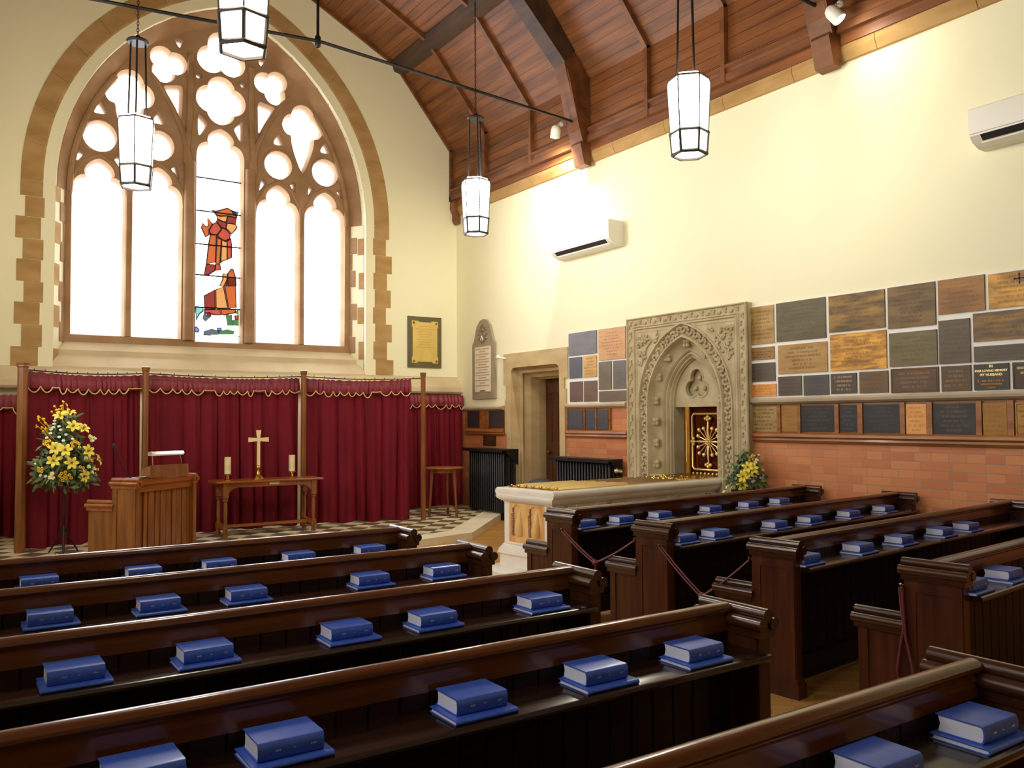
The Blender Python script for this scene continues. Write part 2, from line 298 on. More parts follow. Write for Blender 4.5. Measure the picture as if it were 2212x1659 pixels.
WHT= [(1.054, 1.587), (1.095, 1.524), (1.014, 1.45), (0.978, 1.399), (1.065, 1.336), (1.111, 1.485), (1.162, 1.433), (1.095, 1.405), (1.228, 1.382), (1.019, 1.49), (1.049, 1.553), (1.039, 1.513), (1.136, 1.365), (0.876, 1.108), (0.932, 0.983), (0.978, 0.972)]
CRM= [(1.172, 1.194), (1.392, 0.989), (1.448, 0.994), (1.473, 1.034), (1.489, 0.966), (1.402, 1.063), (1.039, 1.0), (1.049, 0.955), (1.024, 0.96), (1.433, 1.359), (1.422, 1.393), (1.463, 1.382), (1.259, 1.108), (1.111, 1.171), (1.412, 1.405), (1.366, 1.165)]
LIL2= [(0.0, 0.143), (-0.048, 0.048), (0.048, 0.129), (-0.041, -0.041), (0.007, 0.095)]
SPR2= [(0.041, 0.248), (0.061, 0.258), (0.088, 0.272), (0.075, 0.238), (0.102, 0.265), (0.051, 0.231)]
BUT2= [(-0.095, -0.092), (-0.058, -0.095), (-0.031, -0.092), (-0.02, -0.122), (-0.078, -0.136), (0.105, -0.041), (0.167, -0.054), (0.177, -0.088), (0.204, -0.048), (0.156, -0.01), (0.184, 0.0), (0.17, 0.116), (0.19, 0.112), (-0.163, -0.065), (-0.18, -0.116)]
WHT2= [(0.007, 0.031), (0.027, 0.024), (0.088, 0.048), (0.058, -0.01), (0.075, 0.0), (0.065, -0.054), (0.194, 0.054), (0.153, 0.031), (0.187, 0.031), (0.102, 0.102), (0.112, 0.075), (-0.19, -0.078), (-0.129, -0.139), (-0.194, -0.167), (0.109, -0.116), (0.133, -0.085), (0.048, 0.19), (0.146, 0.275), (0.037, -0.156), (0.177, -0.139)]
CRM2= [(0.102, 0.224), (0.085, 0.197), (-0.211, -0.122), (-0.224, -0.143), (0.041, 0.18)]
# ------------------------------------------------------------------ room shell
EAVE, BRK, APX = (7.5, 6.37), (6.43, 7.68), (CX, 9.15)
def mir(x): return 2*CX-x
# window wall: gable outline with the arched opening
gable = [(LW, 0), (W, 0), (W, 6.5), (6.6, 7.75), (CX, 9.35), (mir(6.6), 7.75), (mir(W), 6.5)]
gable = [(x-CX, z) for x, z in gable]
me = fill(gable, [archpts(2.3, 2.33)], .6)
o = mesh_obj('wall_front', me, M['plaster'], loc=(CX, D+.3, 0)); struct(o, 'cream plastered gable wall around the great pointed window', 'wall')

# plaque wall: brick below the stone shelf, plaster above, door opening and shrine recess left out
DY0, DY1, DZ = 10.05, 11.34, 2.40
SY = 7.54; SH = .80
def wallcells(mb, ys, zs, skip, x0, x1):
    for i in range(len(ys)-1):
        for j in range(len(zs)-1):
            ym, zm = (ys[i]+ys[i+1])/2, (zs[j]+zs[j+1])/2
            if not skip(ym, zm): mb.box(x0, x1, ys[i], ys[i+1], zs[j], zs[j+1])
def skip(y, z): return (DY0 < y < DY1 and z < DZ) or (abs(y-SY) < SH and z < 2.70)
mb = MB(); wallcells(mb, [BW, SY-SH, SY+SH, DY0, DY1, D], [1.74, 2.40, 2.70, 5.5], skip, W, W+.45)
mb.cur = 1; wallcells(mb, [BW, SY-SH, SY+SH, DY0, DY1, D], [0, 1.74], skip, W, W+.45)
struct(mb.build('wall_right', [M['plaster'], M['brick']]), 'cream plastered wall over orange brick dado carrying the brass plaques', 'wall')
LWIN = [(1.4, 2.7), (5.4, 6.7), (9.0, 10.3)]      # daylight windows of the wall opposite the plaques
mb = MB(); ys_ = [BW]+[v for p in LWIN for v in p]+[D]
for i in range(len(ys_)-1):
    if i % 2: mb.box(LW-.3, LW, ys_[i], ys_[i+1], 0, 2.3); mb.box(LW-.3, LW, ys_[i], ys_[i+1], 4.3, 6.5)
    else: mb.box(LW-.3, LW, ys_[i], ys_[i+1], 0, 6.5)
struct(mb.build('wall_left', M['plaster']), 'cream plastered wall with plain windows opposite the plaques', 'wall')
mb = MB(); mb.prism([(LW-.3, 0), (W+.45, 0), (W+.45, 6.5), (6.6, 7.75), (CX, 9.35), (mir(6.6), 7.75), (LW-.3, 6.5)], 'y', BW-.3, BW)
struct(mb.build('wall_back', M['plaster']), 'plain cream plastered wall behind the last pews', 'wall')
struct(bx('floor', M['floor'], None, LW, W+1.6, BW, D, -.1, 0), 'yellow brown wood block floor of the aisle', 'floor')
# chancel platform
PZ = .09
pl = [(LW, 9.05), (1.0, 9.05), (4.95, 9.48), (5.85, 9.68), (7.0, 10.93), (7.58, 11.5), (7.58, D), (LW, D)]
plt = thing('altar_platform', 'low chequer tiled platform with a pale stone edge under the altar', 'platform', kind='structure')
MB().prism(pl, 'z', 0, PZ).build('stone_edge', M['nosing'], plt)
inn = [(LW, 9.35), (1.0, 9.35), (4.85, 9.82), (5.65, 9.98), (6.75, 11.15), (7.3, 11.75), (7.58, D), (LW, D)]
MB().prism(inn, 'z', PZ, PZ+.003).build('chequer_tiling', M['tile'], plt)

# dado shelf, rail and stone cornice of the plaque wall
def seg(name, m, label, cat, x0, x1, z0, z1, spans, prof=None):
    mb = MB()
    for a, b in spans:
        if prof: mb.prism(prof, 'y', a, b)
        else: mb.box(x0, x1, a, b, z0, z1)
    return struct(mb.build(name, m), label, cat)
shelf = [(W+.01, 1.80), (W-.05, 1.795), (W-.065, 1.775), (W-.06, 1.75), (W-.03, 1.73), (W+.01, 1.715)]
sp = [(BW, SY-1.02), (SY+1.02, 9.88), (11.55, 12.85)]
seg('trim_1', M['shelfstone'], 'grey stone string course under the upper rows of plaques', 'stone moulding', 0, 0, 0, 0, sp, shelf)
rail = [(W+.01, 1.42), (W-.02, 1.418), (W-.045, 1.40), (W-.05, 1.375), (W-.03, 1.355), (W-.035, 1.335), (W-.02, 1.31), (W+.01, 1.306)]
seg('trim_2', M['dadooak'], 'brown wooden dado rail under the lower row of plaques', 'dado rail', 0, 0, 0, 0, [(BW, SY-1.02), (SY+1.02, 9.90), (11.55, 12.75)], rail)
corn = [(W+.02, 5.45), (W-.07, 5.45), (W-.07, 5.29), (W-.03, 5.20), (W+.02, 5.19)]
mb = MB(); y = BW
while y < D-.01:
    e = min(D, y+.98); mb.prism(corn, 'y', y+.003, e-.003); y = e
struct(mb.build('trim_3', M['sandstone']), 'tan stone cornice along the top of the plaque wall', 'cornice')
# dado ledge on the window wall with sloping top
led = [(D+.01, 2.33), (D-.03, 2.325), (D-.035, 2.30), (D-.20, 2.14), (D-.205, 2.06), (D-.18, 2.03), (D+.01, 2.03)]
mb = MB(); mb.prism(led, 'x', LW, W)
struct(mb.build('trim_4', M['sill']), 'sloping stone ledge on the window wall above the low curtains', 'stone ledge')

# ceiling: boards, ribs, purlins, wall plates
ceil = thing('ceiling', 'dark boarded timber roof with ribs and purlins', 'ceiling', kind='structure')
def slope(mb, a, b, bw, y0, y1, inward):
    L = math.hypot(b[0]-a[0], b[1]-a[1]); n = max(1, round(L/bw)); d = ((b[0]-a[0])/L, (b[1]-a[1])/L); nx, nz = inward
    for i in range(n):
        s0, s1 = L*i/n, L*(i+1)/n-.008
        p0 = (a[0]+d[0]*s0, a[1]+d[1]*s0); p1 = (a[0]+d[0]*s1, a[1]+d[1]*s1)
        q = [p0, p1, (p1[0]-nx*.02, p1[1]-nz*.02), (p0[0]-nx*.02, p0[1]-nz*.02)]
        mb.prism(q, 'y', y0, y1)
    q = [a, b, (b[0]-nx*.06, b[1]-nz*.06), (a[0]-nx*.06, a[1]-nz*.06)]
    e_ = .10; q = [(a[0]-d[0]*e_, a[1]-d[1]*e_), (b[0]+d[0]*e_, b[1]+d[1]*e_)]
    q = [(p[0]-nx*.012, p[1]-nz*.012) for p in q]+[(p[0]-nx*.09, p[1]-nz*.09) for p in q[::-1]]; mb.prism(q, 'y', y0, y1)
def nrm(a, b, left):
    L = math.hypot(b[0]-a[0], b[1]-a[1]); d = ((b[0]-a[0])/L, (b[1]-a[1])/L)
    n = (-d[1], d[0]); return n
segs = [((W-.1, 5.45), EAVE), (EAVE, BRK), (BRK, APX)]
mb = MB()
for sgn in (0, 1):
    for a, b in segs:
        if sgn: a, b = (mir(a[0]), a[1]), (mir(b[0]), b[1])
        n = nrm(a, b, sgn)
        mid = ((a[0]+b[0])/2, (a[1]+b[1])/2)
        if n[0]*(CX-mid[0])+n[1]*(5.-mid[1]) < 0: n = (-n[0], -n[1])
        slope(mb, a, b, .135, BW, D-.02, n)
mb.build('boarding', M['roof'], ceil)
def rib(a, b, y, w, d, m, name, par):
    L = math.hypot(b[0]-a[0], b[1]-a[1]); u = ((b[0]-a[0])/L, (b[1]-a[1])/L); n = (-u[1], u[0])
    mid = ((a[0]+b[0])/2, (a[1]+b[1])/2)
    if n[0]*(CX-mid[0])+n[1]*(5.-mid[1]) < 0: n = (-n[0], -n[1])
    q = [a, b, (b[0]+n[0]*d, b[1]+n[1]*d), (a[0]+n[0]*d, a[1]+n[1]*d)]
    return q
TR = [9.3, 5.3, 1.3, -2.7]
ys = []
for t in [13.3]+TR[:-1]: ys += [t-1.33, t-2.62] if t < 13 else [11.9, 10.57]
for y in ys:
    mb = MB()
    for s in (0, 1):
        for a, b in segs:
            if s: a, b = (mir(a[0]), a[1]), (mir(b[0]), b[1])
            mb.prism(rib(a, b, y, .06, .07, None, None, None), 'y', y-.032, y+.032)
    mb.build('rafter', M['rafter'], ceil)
for s in (0, 1):
    f = (lambda x: mir(x)) if s else (lambda x: x)
    q = [(f(6.36), 7.56), (f(6.54), 7.52), (f(6.58), 7.66), (f(6.42), 7.76), (f(6.30), 7.72)]
    MB().prism(q, 'y', BW, D-.02).build('purlin', M['roofdark'], ceil)
    wp = [(f(W-.02), 5.455), (f(W-.16), 5.455), (f(W-.16), 5.54), (f(W-.13), 5.56), (f(W-.135), 5.60), (f(W-.165), 5.62), (f(W-.165), 5.65), (f(W-.12), 5.68), (f(W-.02), 5.68)]
    MB().prism(wp, 'y', BW, D-.02).build('wall_plate', M['rafter'], ceil)
    # corner corbel moulding against the gable
MB().prism([(W-.02, 5.45), (W-.14, 5.45), (W-.15, 5.32), (W-.10, 5.22), (W-.10, 5.10), (W-.05, 5.04), (W-.02, 5.04)], 'y', D-.16, D-.02).build('corner_corbel', M['rafter'], ceil)
for s in (0, 1):      # timber verge where the roof meets the gable
    mb = MB()
    for a, b in segs:
        if s: a, b = (mir(a[0]), a[1]), (mir(b[0]), b[1])
        mb.prism(rib(a, b, 0, .06, .06, None, None, None), 'y', D-.06, D-.015)
    mb.build('gable_rib', M['rafter'], ceil)
# trusses
def truss(y, label):
    t = thing('roof_truss', label, 'roof truss', (CX, y, 0), group='roof trusses', kind='structure')
    for s in (1, -1):
        f = lambda x: s*(x-CX)
        post = [(f(7.52), 5.12), (f(7.40), 5.14), (f(7.36), 5.30), (f(7.33), 5.42), (f(7.36), 5.47), (f(7.30), 5.60), (f(7.22), 5.95), (f(7.06), 6.50), (f(7.20), 6.78), (f(7.52), 6.38)]
        MB().prism(post, 'y', -.11, .11).build('wall_post', M['rafter'], t)
        pr = [(f(7.06), 6.50), (f(7.24), 6.70), (f(6.44), 7.68), (f(CX), 9.15), (f(CX), 8.72), (f(6.20), 7.36)]
        MB().prism(pr, 'y', -.13, .13).build('principal_rafter', M['roofdark'], t)
        MB().prism([(f(7.36), 5.44), (f(7.30), 5.62), (f(7.10), 6.42), (f(7.13), 6.43), (f(7.40), 5.46)], 'y', -.13, .13).build('post_moulding', M['rafter'], t)
    return t
LT = ['timber roof truss by the great window, footed beside the white spotlight', 'timber roof truss over the middle pews, footed beside the second lamp', 'timber roof truss over the rearmost pews', 'timber roof truss near the back wall']
for y, l in zip(TR, LT): truss(y, l)
def tie(y, label):
    t = thing('tie_rod', label, 'tie rod', (CX, y, 0), group='iron tie rods under the roof')
    MB().tube([(-3.72, 0, 5.745), (-2.0, 0, 5.84), (0, 0, 5.975)], .02).tube([(3.72, 0, 5.745), (2.0, 0, 5.855), (0, 0, 5.975)], .02).build('rod', M['iron'], t, True)
    MB().tube([(0, 0, 5.9), (0, 0, 8.75)], .018).build('hanger', M['iron'], t, True)
    MB().lathe([(.02, -.07), (.035, -.05), (.035, .05), (.02, .07)], (0, 0, 5.97), 10).build('joint_boss', M['iron'], t, True)
tie(9.3, 'thin black iron tie rod with a central hanger in front of the window arch')
tie(5.3, 'thin black iron tie rod over the middle pews')
# ------------------------------------------------------------------ great window
win = thing('window_1', 'tall pointed five-light stone window with tracery over the altar', 'window', (CX, D, 0), kind='structure')
def bez(p0, p1, p2, p3, n=7): return [tuple((1-t)**3*a+3*(1-t)**2*t*b+3*(1-t)*t*t*c+t**3*d for a, b, c, d in zip(p0, p1, p2, p3)) for t in [i/n for i in range(1, n+1)]]
def light(c, w, zb, zs, zc, cd, ap):
    L = [(c-w, zb), (c-w, zs)]
    L += bez((c-w, zs), (c-w, zs+(zc-zs)*.75), (c-w*.8, zc-.02), (c-cd, zc))
    L += bez((c-cd, zc), (c-cd-.06, zc+.10), (c-.10, ap-.03), (c, ap))
    R = [(2*c-x, z) for x, z in L[::-1][1:]]
    return L+R
def foil(cx, cz, a, r, angs, n=72):
    out = []
    for i in range(n):
        th = 2*PI*i/n; best = .03
        for g in angs:
            d = th-math.radians(g); q = r*r-(a*math.sin(d))**2
            if q >= 0:
                v = a*math.cos(d)+math.sqrt(q)
                if v > best: best = v
        out.append((cx+best*math.cos(th), cz+best*math.sin(th)))
    return out
def circ(cx, cz, r, n=32): return [(cx+r*math.cos(2*PI*i/n), cz+r*math.sin(2*PI*i/n)) for i in range(n)]
def rtri(p, k=.25):
    """triangle with softened corners and slightly bowed sides"""
    out = []; m = len(p)
    for i in range(m):
        a, b, c = p[i-1], p[i], p[(i+1) % m]
        s = (b[0]+(a[0]-b[0])*k, b[1]+(a[1]-b[1])*k); e = (b[0]+(c[0]-b[0])*k, b[1]+(c[1]-b[1])*k)
        out += [s]+bez(s, ((s[0]+b[0]*2)/3, (s[1]+b[1]*2)/3), ((e[0]+b[0]*2)/3, (e[1]+b[1]*2)/3), e, 4)
    return out
def dagger(c):
    f = foil(c, 6.43, .15, .17, (90, 188, -8), 90)
    up_ = [p for p in f if not (p[1] < 6.43 and abs(p[0]-c) < .215) and p[1] > 6.27]
    up_.sort(key=lambda p: (math.atan2(p[1]-6.43, p[0]-c)+PI/2) % (2*PI))
    tail = bez((c-.17, 6.22), (c-.17, 6.05), (c-.08, 5.86), (c, 5.65), 6); tail2 = [(2*c-x, z) for x, z in tail[::-1][1:]]
    return up_+[(c-.19, 6.26), (c-.17, 6.22)]+tail+tail2+[(c+.17, 6.22), (c+.19, 6.26)]
half = [light(.915, .33, 2.83, 4.85, 5.11, .16, 5.355), light(1.71, .333, 2.83, 4.85, 5.11, .16, 5.355), circ(.92, 5.71, .215), circ(1.71, 5.71, .215),
        dagger(1.32), foil(.80, 6.97, .125, .145, (160, 50, -65)),
        rtri([(.57, 7.40), (.71, 7.40), (.62, 7.27)]), rtri([(1.72, 6.23), (1.62, 6.05), (1.81, 6.05)]), rtri([(.92, 6.23), (.83, 6.05), (1.01, 6.05)]),
        rtri([(.60, 6.67), (.84, 6.62), (.61, 6.16)], .12), rtri([(.34, 6.32), (.20, 6.17), (.33, 5.95)]), circ(.34, 6.91, .04, 12),
        rtri([(.66, 5.46), (.73, 5.40), (.61, 5.23)]), rtri([(1.11, 5.43), (1.20, 5.47), (1.20, 5.29)]), rtri([(1.44, 5.47), (1.52, 5.42), (1.42, 5.26)]), rtri([(1.91, 5.43), (2.0, 5.46), (2.01, 5.30)])]
holes = half+[[(-x, z) for x, z in h[::-1]] for h in half]
holes += [light(0, .34, 2.80, 5.65, 5.885, .165, 6.11), foil(0, 6.58, .165, .19, (0, 90, 180, 270)), foil(0, 7.28, .17, .19, (90, 205, -25))]
TY = .33
def grow(p, e):
    """move an outline outward by e along its vertex normals"""
    n = len(p); A = sum(p[i][0]*p[(i+1) % n][1]-p[(i+1) % n][0]*p[i][1] for i in range(n)); s = 1 if A > 0 else -1; out = []
    for i in range(n):
        (x0, z0), (x1, z1), (x2, z2) = p[i-1], p[i], p[(i+1) % n]
        d1 = Vector((x1-x0, z1-z0)); d2 = Vector((x2-x1, z2-z1))
        if d1.length < 1e-6: d1 = d2
        if d2.length < 1e-6: d2 = d1
        d1.normalize(); d2.normalize(); t = d1+d2
        if t.length < 1e-3: t = d1
        t.normalize(); out.append((x1+s*t.y*e, z1-s*t.x*e))
    return out
def area(p): return abs(sum(p[i-1][0]*p[i][1]-p[i][0]*p[i-1][1] for i in range(len(p))))/2
big = [area(h) > .05 for h in holes]
front = [grow(h, .026 if g else .010) for h, g in zip(holes, big)]
mb = MB()
for h, q, g in zip(holes, front, big):
    n = len(h); d = .085 if g else .05
    h1 = grow(h, .004)
    vs = [(p[0], TY, p[1]) for p in q]+[(p[0], TY+.015, p[1]) for p in q]+[(p[0], TY+d, p[1]) for p in h]+[(p[0], TY+.17, p[1]) for p in h]
    mb.add(vs, [(r*n+i, r*n+(i+1) % n, (r+1)*n+(i+1) % n, (r+1)*n+i) for r in range(3) for i in range(n)])
mb.build('tracery_chamfer', M['tracery'], win, 30)
me = fill(archpts(2.30, 2.33), front, .004)
mesh_obj('tracery', me, M['tracery'], win, (0, TY+.002, 0))
me = fill(archpts(2.30, 2.33), holes, .004)
mesh_obj('tracery_back', me, M['tracery'], win, (0, TY+.168, 0))
# raised mullion rolls and arch ribs
mb = MB()
for x, r in ((-.463, .085), (.463, .085)):
    mb.tube([(x, TY, 2.80), (x, TY, 5.55)], r, 10)
    mb.tube([(x*1.14, TY, 5.5), (x*1.02, TY, 6.2), (x*1.0, TY, 7.2)], r*.6, 8)
for x in (-1.31, 1.31): mb.tube([(x, TY+.01, 2.82), (x, TY+.01, 5.2)], .05, 8)
for s in (1, -1):
    mb.tube([(s*x, TY+.005, z) for x, z in ((.463, 5.2), (.48, 5.6), (.56, 5.95), (.71, 6.30), (.92, 6.66), (1.10, 6.86))], [.06, .055, .05, .045, .04, .03], 8)
    mb.tube([(s*x, TY+.005, z) for x, z in archpts(2.10, 5.0)[1:9]], .05, 8)
    for cx_ in (.915, 1.71):
        mb.tube([(s*(cx_-.40+.02), TY+.01, 4.8), (s*(cx_-.36), TY+.01, 5.05), (s*(cx_-.22), TY+.01, 5.32), (s*cx_, TY+.01, 5.45), (s*(cx_+.22), TY+.01, 5.32), (s*(cx_+.36), TY+.01, 5.05), (s*(cx_+.38), TY+.01, 4.8)], .025, 6)
        mb.tube([(s*(cx_+.245*math.cos(a)), TY+.01, 5.71+.245*math.sin(a)) for a in [i*2*PI/20 for i in range(20)]], .02, 6, closed=True)
mb.build('tracery_moulding', M['tracery'], win, True)
GY = TY+.115
pane = fill(archpts(2.2, 2.6), [], .008)
mesh_obj('glazing', pane, M['clear'], win, (0, GY+.03, 0))
mb = MB(); mb.v = []
sg = thing_parts = None
fig = MB().box(-.34, .34, GY-.004, GY-.002, 2.80, 2.802)
keys = list(SGC)
for k, poly in SG:
    fig.cur = keys.index(k)
    # glass pieces in front of the clear sheet, 3 mm thick
    fig.prism(grow(poly, .015), 'y', GY-.012, GY-.009)
fig.build('stained_figure', [M['sg_'+k] for k in keys], win)
mb = MB()
for k, poly in SG:
    if k in 'gk': continue
    pts = [(p[0], GY-.014, p[1]) for p in poly]; mb.tube(pts, .008, 5, closed=True)
mb.tube([(-.34, GY-.014, 2.90), (.34, GY-.014, 2.90)], .005, 5); mb.tube([(-.27, GY-.014, 2.81), (-.27, GY-.014, 2.90)], .005, 5); mb.tube([(.27, GY-.014, 2.81), (.27, GY-.014, 2.90)], .005, 5)
mb.build('lead_came', M['blackgap'], win)
mb = MB()
for z in (3.33, 3.83, 4.31, 4.83, 5.35): mb.tube([(-.35, GY-.02, z), (.35, GY-.02, z)], .012, 6)
mb.build('saddle_bar', M['iron'], win)
MB().prism([(0, 2.30), (0, 2.34), (.20, 2.52), (.20, 2.585), (.42, 2.79), (.62, 2.79), (.62, 2.30)], 'x', -2.3, 2.3).build('stone_sill', M['sill'], win)
# splayed plaster reveal
A_, B_ = archpts(2.31, 2.33, 18), archpts(2.12, 2.50, 18)
def rv(t, i): return (A_[i][0]*(1-t)+B_[i][0]*t, .07*(1-t)+(TY+.04)*t, A_[i][1]*(1-t)+B_[i][1]*t)
mb = MB(); n = len(A_); vs = [rv(0, i) for i in range(n)]+[rv(1, i) for i in range(n)]
mb.add(vs, [(i, i+1, n+i+1, n+i) for i in range(n-1)]); mb.build('plaster_reveal', M['plaster'], win)
# inner jamb stones on the reveal, toothed, and the stone arch head of the reveal
mb = MB()
for s in (1, -1):
    z = 2.42; k = 0
    while z < 4.95:
        h = .28; t0 = (.78, .52, .70, .45)[k % 4]
        def q(t, zz, off): return (s*((2.31*(1-t)+2.12*t)-off), .07*(1-t)+(TY+.04)*t, zz)
        mb.hexa([q(t0, z, .0), q(t0, z+h-.006, .0), q(1.02, z+h-.006, .0), q(1.02, z, .0)], [q(t0, z, .012), q(t0, z+h-.006, .012), q(1.02, z+h-.006, .012), q(1.02, z, .012)])
        z += h; k += 1
T0 = lambda i: .04+.16*min(1, abs(i-(n-1)/2)/((n-1)/2))**2
def rv2(t, i, off):
    x, y, z = rv(t, i); L = math.hypot(x, z-4.5); return (x-off*x/L, y, z-off*(z-4.5)/L)
for i in range(1, n-2):
    mb.hexa([rv2(T0(i), i, 0), rv2(T0(i+1), i+1, 0), rv2(1.02, i+1, 0), rv2(1.02, i, 0)], [rv2(T0(i), i, .012), rv2(T0(i+1), i+1, .012), rv2(1.02, i+1, .012), rv2(1.02, i, .012)])
mb.build('jamb_stone', M['tracery'], win)
# outer arch of voussoirs, with a hollow chamfer on its inner edge
arch = MB()
def vous(p0, p1, q0, q1):
    """block between inner edge points p0,p1 and outer edge points q0,q1"""
    def mix(a, b, t): return (a[0]*(1-t)+b[0]*t, a[1]*(1-t)+b[1]*t)
    def sec(p, q):
        m1 = mix(p, q, .42)
        return [(p[0], .07, p[1]), (m1[0], -.012, m1[1]), (q[0], -.012, q[1]), (q[0], .03, q[1]), (p[0], .12, p[1])]
    arch.hexa(sec(p0, q0), sec(p1, q1))
Ri, Ro = 2.3+ARC, 2.72+ARC
ti, to = math.acos(ARC/Ri), math.acos(ARC/Ro)
for s in (1, -1):
    for k in range(9):
        g = .0015
        a0, a1 = (k+g*3)/9, (k+1-g*3)/9
        P = lambda R, th: (s*(-ARC+R*math.cos(th)), ZS+R*math.sin(th))
        for j in range(3):
            b0 = a0+(a1-a0)*j/3; b1 = a0+(a1-a0)*(j+1)/3
            vous(P(Ri, ti*b0), P(Ri, ti*b1), P(Ro, to*b0), P(Ro, to*b1))
    z = 2.33; k = 0
    hs = [.26, .30, .30, .28, .30, .28, .30, .28, .22]
    for h in hs:
        ex = (2.80, 2.68, 2.77, 2.66, 2.75, 2.68, 2.77, 2.66, 2.72)[k]
        inx = 2.3
        vous((s*inx, z+.003), (s*inx, z+h-.003), (s*ex, z+.003), (s*ex, z+h-.003))
        if k % 2 == (1 if s > 0 else 0):      # long stones turn into the reveal
            t1 = (.42, .30, .48, .36)[k % 4]
            q = lambda t, zz, off: (s*((2.31*(1-t)+2.12*t)-off), .07*(1-t)+(TY+.04)*t, zz)
            arch.hexa([q(-.02, z, 0), q(-.02, z+h-.004, 0), q(t1, z+h-.004, 0), q(t1, z, 0)], [q(-.02, z, .013), q(-.02, z+h-.004, .013), q(t1, z+h-.004, .013), q(t1, z, .013)])
        z += h; k += 1
struct(arch.build('trim_5', M['sandstone'], None, False, (CX, D, 0)), 'tan sandstone arch surround of the great window with toothed jambs', 'stone arch')
# plain windows of the opposite wall
for k, (a, b) in enumerate(LWIN):
    w2 = thing('window_%d' % (k+2), 'plain leaded window in the wall opposite the plaques', 'window', (LW, (a+b)/2, 0), kind='structure', group='plain side windows')
    h_ = (b-a)/2
    bx('glazing', M['clear'], w2, -.2, -.19, -h_, h_, 2.3, 4.3)
    mb = MB()
    for y in (-h_+.03, 0, h_-.03): mb.box(-.24, -.16, y-.03, y+.03, 2.3, 4.3)
    mb.build('mullion', M['tracery'], w2)
# ------------------------------------------------------------------ doorway in the plaque wall
dr = thing('door_1', 'dark oak door inside the stone doorway beyond the tomb', 'door', (W, 10.7, 0), kind='structure')
mb = MB()
y0, y1 = DY0-10.7, DY1-10.7
# face stones: lintel with a dropped left end, jambs
cr = .14
op = [(y1, 0), (y1, DZ-cr)]+bez((y1, DZ-cr), (y1, DZ-.03), (y1-.03, DZ), (y1-cr, DZ), 5)+[(y0+cr, DZ)]+bez((y0+cr, DZ), (y0+.03, DZ), (y0, DZ-.03), (y0, DZ-cr), 5)+[(y0, 0)]
out = [(y0-.13, 0), (y0-.13, 1.8), (y0-.16, 1.8), (y0-.16, 2.02), (y0-.12, 2.02), (y0-.12, 2.18), (y0-.21, 2.18), (y0-.21, 2.63), (y1+.21, 2.63), (y1+.21, 2.14), (y1+.14, 2.14), (y1+.14, 1.9), (y1+.17, 1.9), (y1+.17, 1.35), (y1+.12, 1.35), (y1+.12, 0)]
mb.prism(op+out, 'x', -.025, .03)
mb.build('stone_surround', M['doorstone'], dr)
mb = MB()   # moulded inner order
for d0, d1, i0, i1 in ((0., .12, 0., .02), (.12, .20, .02, .05), (.20, .30, .05, .10), (.30, .45, .10, .12)):
    mb.hexa([(d0, y1-i0, 0), (d1, y1-i1, 0), (d1, y1+.1, 0), (d0, y1+.1, 0)], [(d0, y1-i0, DZ), (d1, y1-i1, DZ), (d1, y1+.1, DZ), (d0, y1+.1, DZ)])
    mb.hexa([(d0, y0+i0, 0), (d1, y0+i1, 0), (d1, y0-.1, 0), (d0, y0-.1, 0)], [(d0, y0+i0, DZ), (d1, y0+i1, DZ), (d1, y0-.1, DZ), (d0, y0-.1, DZ)])
    mb.hexa([(d0, y0, DZ-i0), (d1, y0, DZ-i1*1.5), (d1, y0, DZ+.1), (d0, y0, DZ+.1)], [(d0, y1, DZ-i0), (d1, y1, DZ-i1*1.5), (d1, y1, DZ+.1), (d0, y1, DZ+.1)])
mb.tube([(.16, y1-.05, 0), (.16, y1-.05, DZ-.05)], .03, 8).tube([(.16, y0, DZ-.06), (.16, y1, DZ-.06)], .03, 8)
mb.build('moulded_jamb', M['doorstone'], dr, True)
mb = MB(); mb.box(.45, 1.2, y1-.12, y1+.2, 0, 2.7).box(.45, 1.2, y0-.3, y0+.1, 0, 2.7).box(.45, 1.2, y0, y1, 2.45, 2.7).box(1.2, 1.3, y0-.3, y1+.3, 0, 2.7)
mb.build('passage_wall', M['doorstone'], dr)
mb = MB(); mb.box(.58, .63, y0+.12, y1-.19, .01, 2.28)
dl = mb.build('door_leaf', M['darkdoor'], dr)
mb = MB()
yy = y0+.14
while yy < y1-.25:
    mb.box(.567, .585, yy, yy+.155, .02, 2.27); yy += .17
for z in (.1, 1.05, 2.0): mb.box(.55, .585, y0+.14, y1-.2, z, z+.16)
mb.build('door_panelling', M['darkdoor'], dl)
MB().ball((.53, y1-.27, 1.05), .03).build('door_knob', M['brassdull'], dl, True)
# ------------------------------------------------------------------ pews
def end_panel(mb, cap, x0, t=.06, k=1., mould=True):
    """upright end: tall back portion and lower seat portion, outline in (y, z)"""
    tall = [(-.155, 0), (.375, 0), (.375, .53)]
    out = tall+[(.205, .53)]+bez((.205, .53), (.15, .54), (.128, .57), (.128, .64), 5)+[(.128, .80), (-.155, .80)]
    mb.prism(out, 'x', x0, x0+t)
    mb.box(x0-.014, x0+t+.014, -.172, .392, 0, .085); mb.box(x0-.007, x0+t+.007, -.163, .383, .085, .11)
    if mould:
        for xa, xb in ((x0-.006, x0), (x0+t, x0+t+.006)):
            mb.box(xa, xb, -.15, -.095, .11, .79); mb.box(xa, xb, .07, .125, .11, .79); mb.box(xa, xb, .32, .37, .11, .52)
            mb.box(xa, xb, -.095, .07, .72, .79)
    xm = x0+t/2; caps = []
    for (a, b, z) in ((-.177, .147, .86), (.12, .40, .585)):
        cap.box(x0-.012, x0+t+.012, a+.008, b-.008, z-.085, z-.032)
        cap.tube([(xm, a, z-.003), (xm, b, z-.003)], .025, 12)
        for s in (-1, 1): cap.tube([(xm+s*.032, a-.003, z-.037), (xm+s*.032, b+.003, z-.037)], .024, 12)
        caps.append(cap); cap = MB()
    return caps
